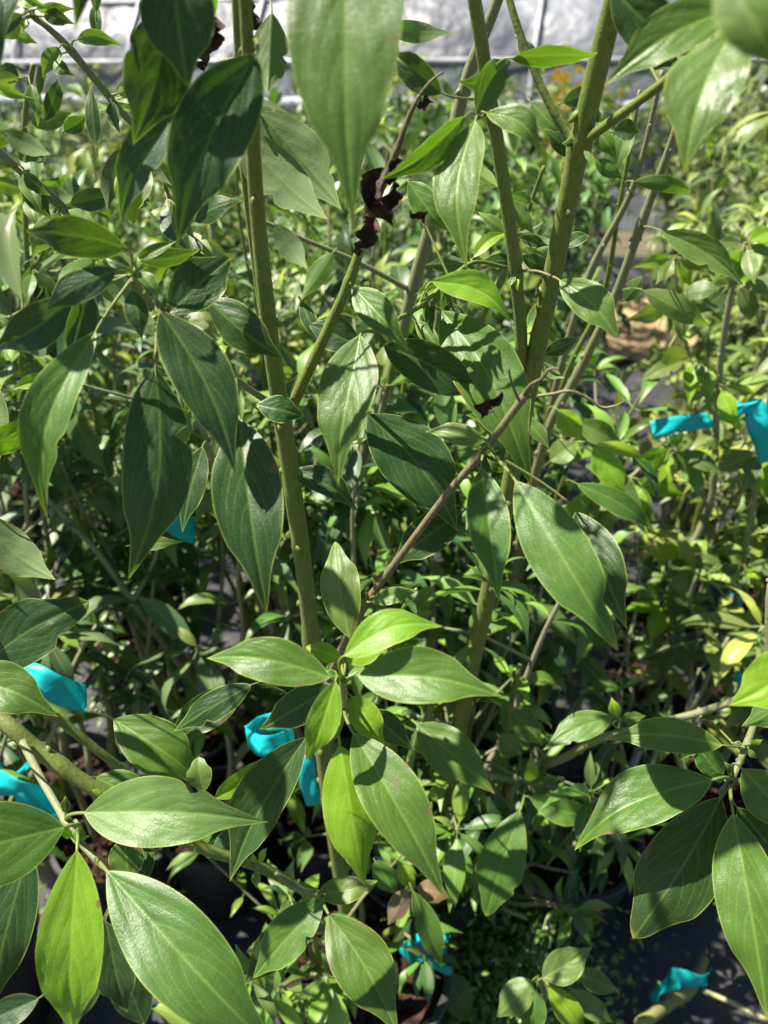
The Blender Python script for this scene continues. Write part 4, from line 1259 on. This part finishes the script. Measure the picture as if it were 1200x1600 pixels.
# low shoots and upper stems of the front shrubs, one set unseen and added for shade
PAL_HERO = [C_DARK, C_MID, C_MID, C_PALE, (0.13, 0.23, 0.03)]
grow("", -0.04, 0.68, 0.62, 6, 811, PAL_HERO, .066, "", root=S1, spread=.26, lowest=.36, maxleaf=180)
grow("", 0.10, 0.86, 0.52, 6, 818, PAL_HERO, .066, "", root=S2, spread=.16, lowest=.40, lean=(.22, -.26), maxleaf=50)
grow("", 0.075, 0.88, 1.00, 7, 812, PAL_HERO, .074, "", root=S2, spread=.15, lowest=.34, maxleaf=240)
grow("", 0.34, 0.94, 0.56, 7, 813, PAL_HERO, .070, "", root=S7, spread=.30, lowest=.42, maxleaf=240)
grow("", 0.22, 1.18, 1.15, 6, 814, PAL_HERO, .084, "", root=S6, spread=.20, lowest=.34, maxleaf=200)
grow("", -0.18, 1.16, 1.25, 6, 815, PAL_HERO, .090, "", root=S5, spread=.22, lowest=.30, maxleaf=200)
grow("", -0.72, 0.72, 1.72, 4, 816, PAL_HERO, .105, "", root=S3, spread=.07, lowest=.84, lean=(.17, -.12), maxleaf=90, density=.8)  # tall stems out of view, added to cast dappled shade on the left cluster
grow("", -0.70, 0.74, 0.80, 4, 817, PAL_HERO, .075, "", root=S3, spread=.2, lowest=.3, lean=(.1, .1), maxleaf=90)

# pots of the front shrubs
pot(-0.04, 0.68, "black plastic pot under the upright green stem")
pot(0.22, 1.19, "black plastic pot under the slender grey stems", scale=1.05)
pot(0.075, 0.90, "black plastic pot under the thick forking stems", scale=.9)
pot(-0.72, 0.72, "black plastic pot of the low reaching bough")
pot(-0.18, 1.16, "black plastic pot of the grey-green shrub by the pale twig")
pot(0.80, 0.62, "black plastic pot of the broad-leaved shrub")
pot(0.34, 0.93, "lit black plastic pot of brown bark behind the white tube", scale=.95)

# ------------------------------------------------------------------ teal ribbons
def ribbon(pts, wid, label, up=None, curl_=0.0, seed=0):
    """flat tape along pixel points (x, y, Y); wid in px"""
    P = [at(*p) for p in pts]
    d = depth_at(*pts[0])
    w = wid * d / FPX * .5
    C, Q = catmull(P, [w] * len(P), 6)
    V, F = [], []
    u0 = up or UP
    rr = random.Random(seed)
    n = len(C)
    for i in range(n):
        t = (C[min(i + 1, n - 1)] - C[max(i - 1, 0)]).normalized()
        s = (u0 - t * u0.dot(t)).normalized()
        nn = t.cross(s)
        tw = curl_ * math.sin(2.2 * i / n * math.pi + seed)
        s2 = s * math.cos(tw) + nn * math.sin(tw)
        for j in range(5):
            f = -1 + j / 2
            V.append(C[i] + s2 * f * w + nn * (w * .18 * math.sin(f * 2 + i * .5) + rr.uniform(-.04, .04) * w))
    for i in range(n - 1):
        for j in range(4):
            a = i * 5 + j
            F.append((a, a + 5, a + 6, a + 1))
    o = mesh_obj("marking_ribbon", V, F, M_TAG)
    sm = o.modifiers.new("thickness", 'SOLIDIFY'); sm.thickness = 0.0004
    tagit(o, label, "ribbon", None)
    return o

G_R = "teal marking ribbons"
ribbon([(1112, 656, 1.07), (1080, 660, 1.05), (1050, 664, 1.04), (1018, 670, 1.04)], 26, "flat teal ribbon sticking out sideways beside the folded ribbon", curl_=.3, seed=1)
ribbon([(1152, 640, 1.02), (1178, 636, 1.01), (1184, 660, 1.0), (1196, 690, 1.0), (1206, 722, 1.0)], 36, "folded teal ribbon hanging down from a grey stem", up=Vector((1, -.1, .5)), curl_=.3, seed=2)
ribbon([(222, 778, .92), (250, 800, .9), (280, 818, .9), (305, 832, .92)], 40, "teal ribbon behind the small dark leaves", curl_=.2, seed=3)
ribbon([(20, 1048, .66), (60, 1062, .64), (95, 1080, .64), (135, 1092, .66)], 42, "wide bright teal ribbon lit by sun below a dark leaf", curl_=.2, seed=4)
ribbon([(-20, 1222, .62), (20, 1228, .60), (55, 1248, .60), (95, 1275, .62)], 38, "crumpled teal ribbon under the low bough", curl_=.6, seed=5)
ribbon([(385, 1152, .60), (405, 1165, .57), (435, 1160, .57), (458, 1145, .60), (440, 1128, .63), (400, 1135, .63), (386, 1150, .605)], 32, "looped teal ribbon behind the bright shoot", curl_=.2, seed=6)
ribbon([(478, 1180, .60), (480, 1205, .595), (484, 1235, .59), (490, 1258, .59)], 26, "straight teal ribbon end hanging below the loop", up=Vector((1, 0, .1)), curl_=.2, seed=7)
ribbon([(634, 1500, .68), (650, 1484, .65), (672, 1488, .64), (700, 1500, .66), (690, 1470, .70), (650, 1468, .70)], 40, "knotted teal ribbon below the reddish leaves", curl_=.5, seed=8)
ribbon([(1022, 1568, .66), (1036, 1540, .65), (1060, 1528, .64), (1090, 1535, .64), (1108, 1525, .66)], 30, "teal ribbon tied round a stem over the ground cloth", curl_=.6, seed=9)
ribbon([(1125, 942, 1.3), (1140, 938, 1.29), (1160, 945, 1.3)], 22, "tiny teal ribbon deep in the olive shrubs", curl_=.4, seed=10)
ribbon([(1148, 1056, .95), (1158, 1060, .94), (1170, 1068, .95)], 20, "teal scrap of ribbon peeking past the broad leaves", curl_=.4, seed=11)
ribbon([(590, 1348, .80), (600, 1344, .79), (612, 1350, .8)], 14, "speck of teal ribbon behind the hanging leaf", curl_=.4, seed=12)
ribbon([(-20, 500 + 650, .72), (10, 1215, .72), (50, 1190, .72)], 10, "narrow teal ribbon tail by the left bough", curl_=.4, seed=13)

# ------------------------------------------------------------------ irrigation tube, stakes, weeds, flowers
P = [at(560, 1400, 1.0), at(700, 1388, .96), at(760, 1385, .93), at(850, 1368, .92), at(900, 1330, .93), at(945, 1275, .97), at(985, 1205, 1.05), at(1010, 1130, 1.2)]
C, Q = catmull(P, [.0085] * len(P), 8)
V, F = tube(C, Q, 12)
tagit(mesh_obj("irrigation_tube", V, F, M_PIPE), "pale grey plastic watering tube curving past the bark-filled pot", "tube")

def stake(pts, w, label, col):
    p = [at(*q) for q in pts]
    d = depth_at(*pts[0])
    C, Q = catmull(p, [w * .5 * d / FPX] * len(p), 6)
    V, F = tube(C, Q, 8)
    o = mesh_obj("dry_stalk", V, F, M_STEM, color=col)
    tagit(o, label, "stalk")
stake([(845, 1385, .88), (865, 1430, .86), (885, 1470, .84), (912, 1520, .80)], 8, "straw-coloured dry stalk leaning across the weeds", (0.42, 0.36, 0.17))
stake([(1000, 1600, .60), (1050, 1565, .66), (1080, 1545, .70), (1100, 1500, .82)], 20, "thick yellow-green cut stem carrying a teal ribbon", (0.30, 0.31, 0.09))
stake([(1098, 1548, .64), (1140, 1565, .62), (1180, 1585, .60), (1230, 1610, .58)], 8, "pale thin stem running to the ribboned stem", (0.36, 0.35, 0.16))

def weeds():
    r = random.Random(41)
    V, F, A = [], [], []
    def sprig(x, y, h, n, sz):
        for i in range(n):
            p = Vector((x + r.gauss(0, .05), y + r.gauss(0, .05), .025 + h * r.random() ** .8))
            a = r.uniform(0, 6.28)
            d = Vector((math.cos(a), math.sin(a), r.uniform(-.4, .5))).normalized()
            n_ = Vector((r.uniform(-.5, .5), r.uniform(-.5, .5), 1))
            m = frame(d, n_)
            s = sz * r.uniform(.4, 1.6)
            b = len(V)
            for q, lv in (((0, 0, 0), (0, .02, .01)), ((.45, -.20, .06), (-.8, .45, .01)), ((.5, 0, .0), (0, .5, .01)), ((.45, .20, .06), (.8, .45, .01)), ((1, 0, -.1), (0, .9, .01))):
                V.append(p + m @ (Vector(q) * s)); A.append(lv)
            F.extend([(b, b + 1, b + 2), (b, b + 2, b + 3), (b + 1, b + 4, b + 2), (b + 2, b + 4, b + 3)])
    for i in range(170):      # by the pots in front
        sprig(r.uniform(.02, .34), r.uniform(.62, 1.0), r.uniform(.06, .24), 34, .015)
    for i in range(16):
        sprig(r.uniform(.30, .75), r.uniform(.55, 1.1), r.uniform(.02, .07), 12, .014)
    for i in range(150):
        sprig(r.uniform(-1.2, .1), r.uniform(.9, 2.2), r.uniform(.05, .3), 18, .02)
    for i in range(420):      # tall bright weeds further back
        y = r.uniform(2.2, 6.5); x = r.uniform(-.6, .22) * y
        sprig(x, y, r.uniform(.2, .75), 26, .035)
    for i in range(160):
        y = r.uniform(2.2, 6.5); x = r.uniform(.45, .62) * y
        sprig(x, y, r.uniform(.1, .5), 22, .03)
    o = mesh_obj("weeds", V, F, M_LEAF_FAR, None, smooth=False, color=(0.15, 0.25, 0.06), lv=A)
    tagit(o, "low mass of small-leaved green weeds on the ground between the pots", "weeds", kind='stuff')
weeds()

def flower_plant(x, y, h, seed):
    r = random.Random(seed)
    root = grow("flowering_plant", x, y, h, 5, seed, PAL_OLIVE, .06, "plant with orange and yellow blossom standing before the plastic tunnel", None, False, spread=.10, cat="flowering plant", maxleaf=220)
    for k in range(70):
        c = Vector((x + r.gauss(0, .09), y + r.gauss(0, .07), h * r.uniform(.80, 1.24)))
        V, F = [], []
        for i in range(7):
            a = 2 * math.pi * i / 7
            d = Vector((math.cos(a), -0.4, math.sin(a))).normalized()
            m = frame(d, Vector((0, -1, .3)))
            b = len(V)
            for q in ((0, 0, 0), (.5, -.28, .1), (.5, .28, .1), (1, 0, 0)):
                V.append(c + m @ (Vector(q) * r.uniform(.016, .032)))
            F += [(b, b + 1, b + 3), (b, b + 3, b + 2)]
        mesh_obj("blossom", V, F, M_FLOWER, root)
flower_plant(0.93, 4.4, 1.30, 901)
print("leaves traced:", NLEAF, "objects:", len(bpy.data.objects))
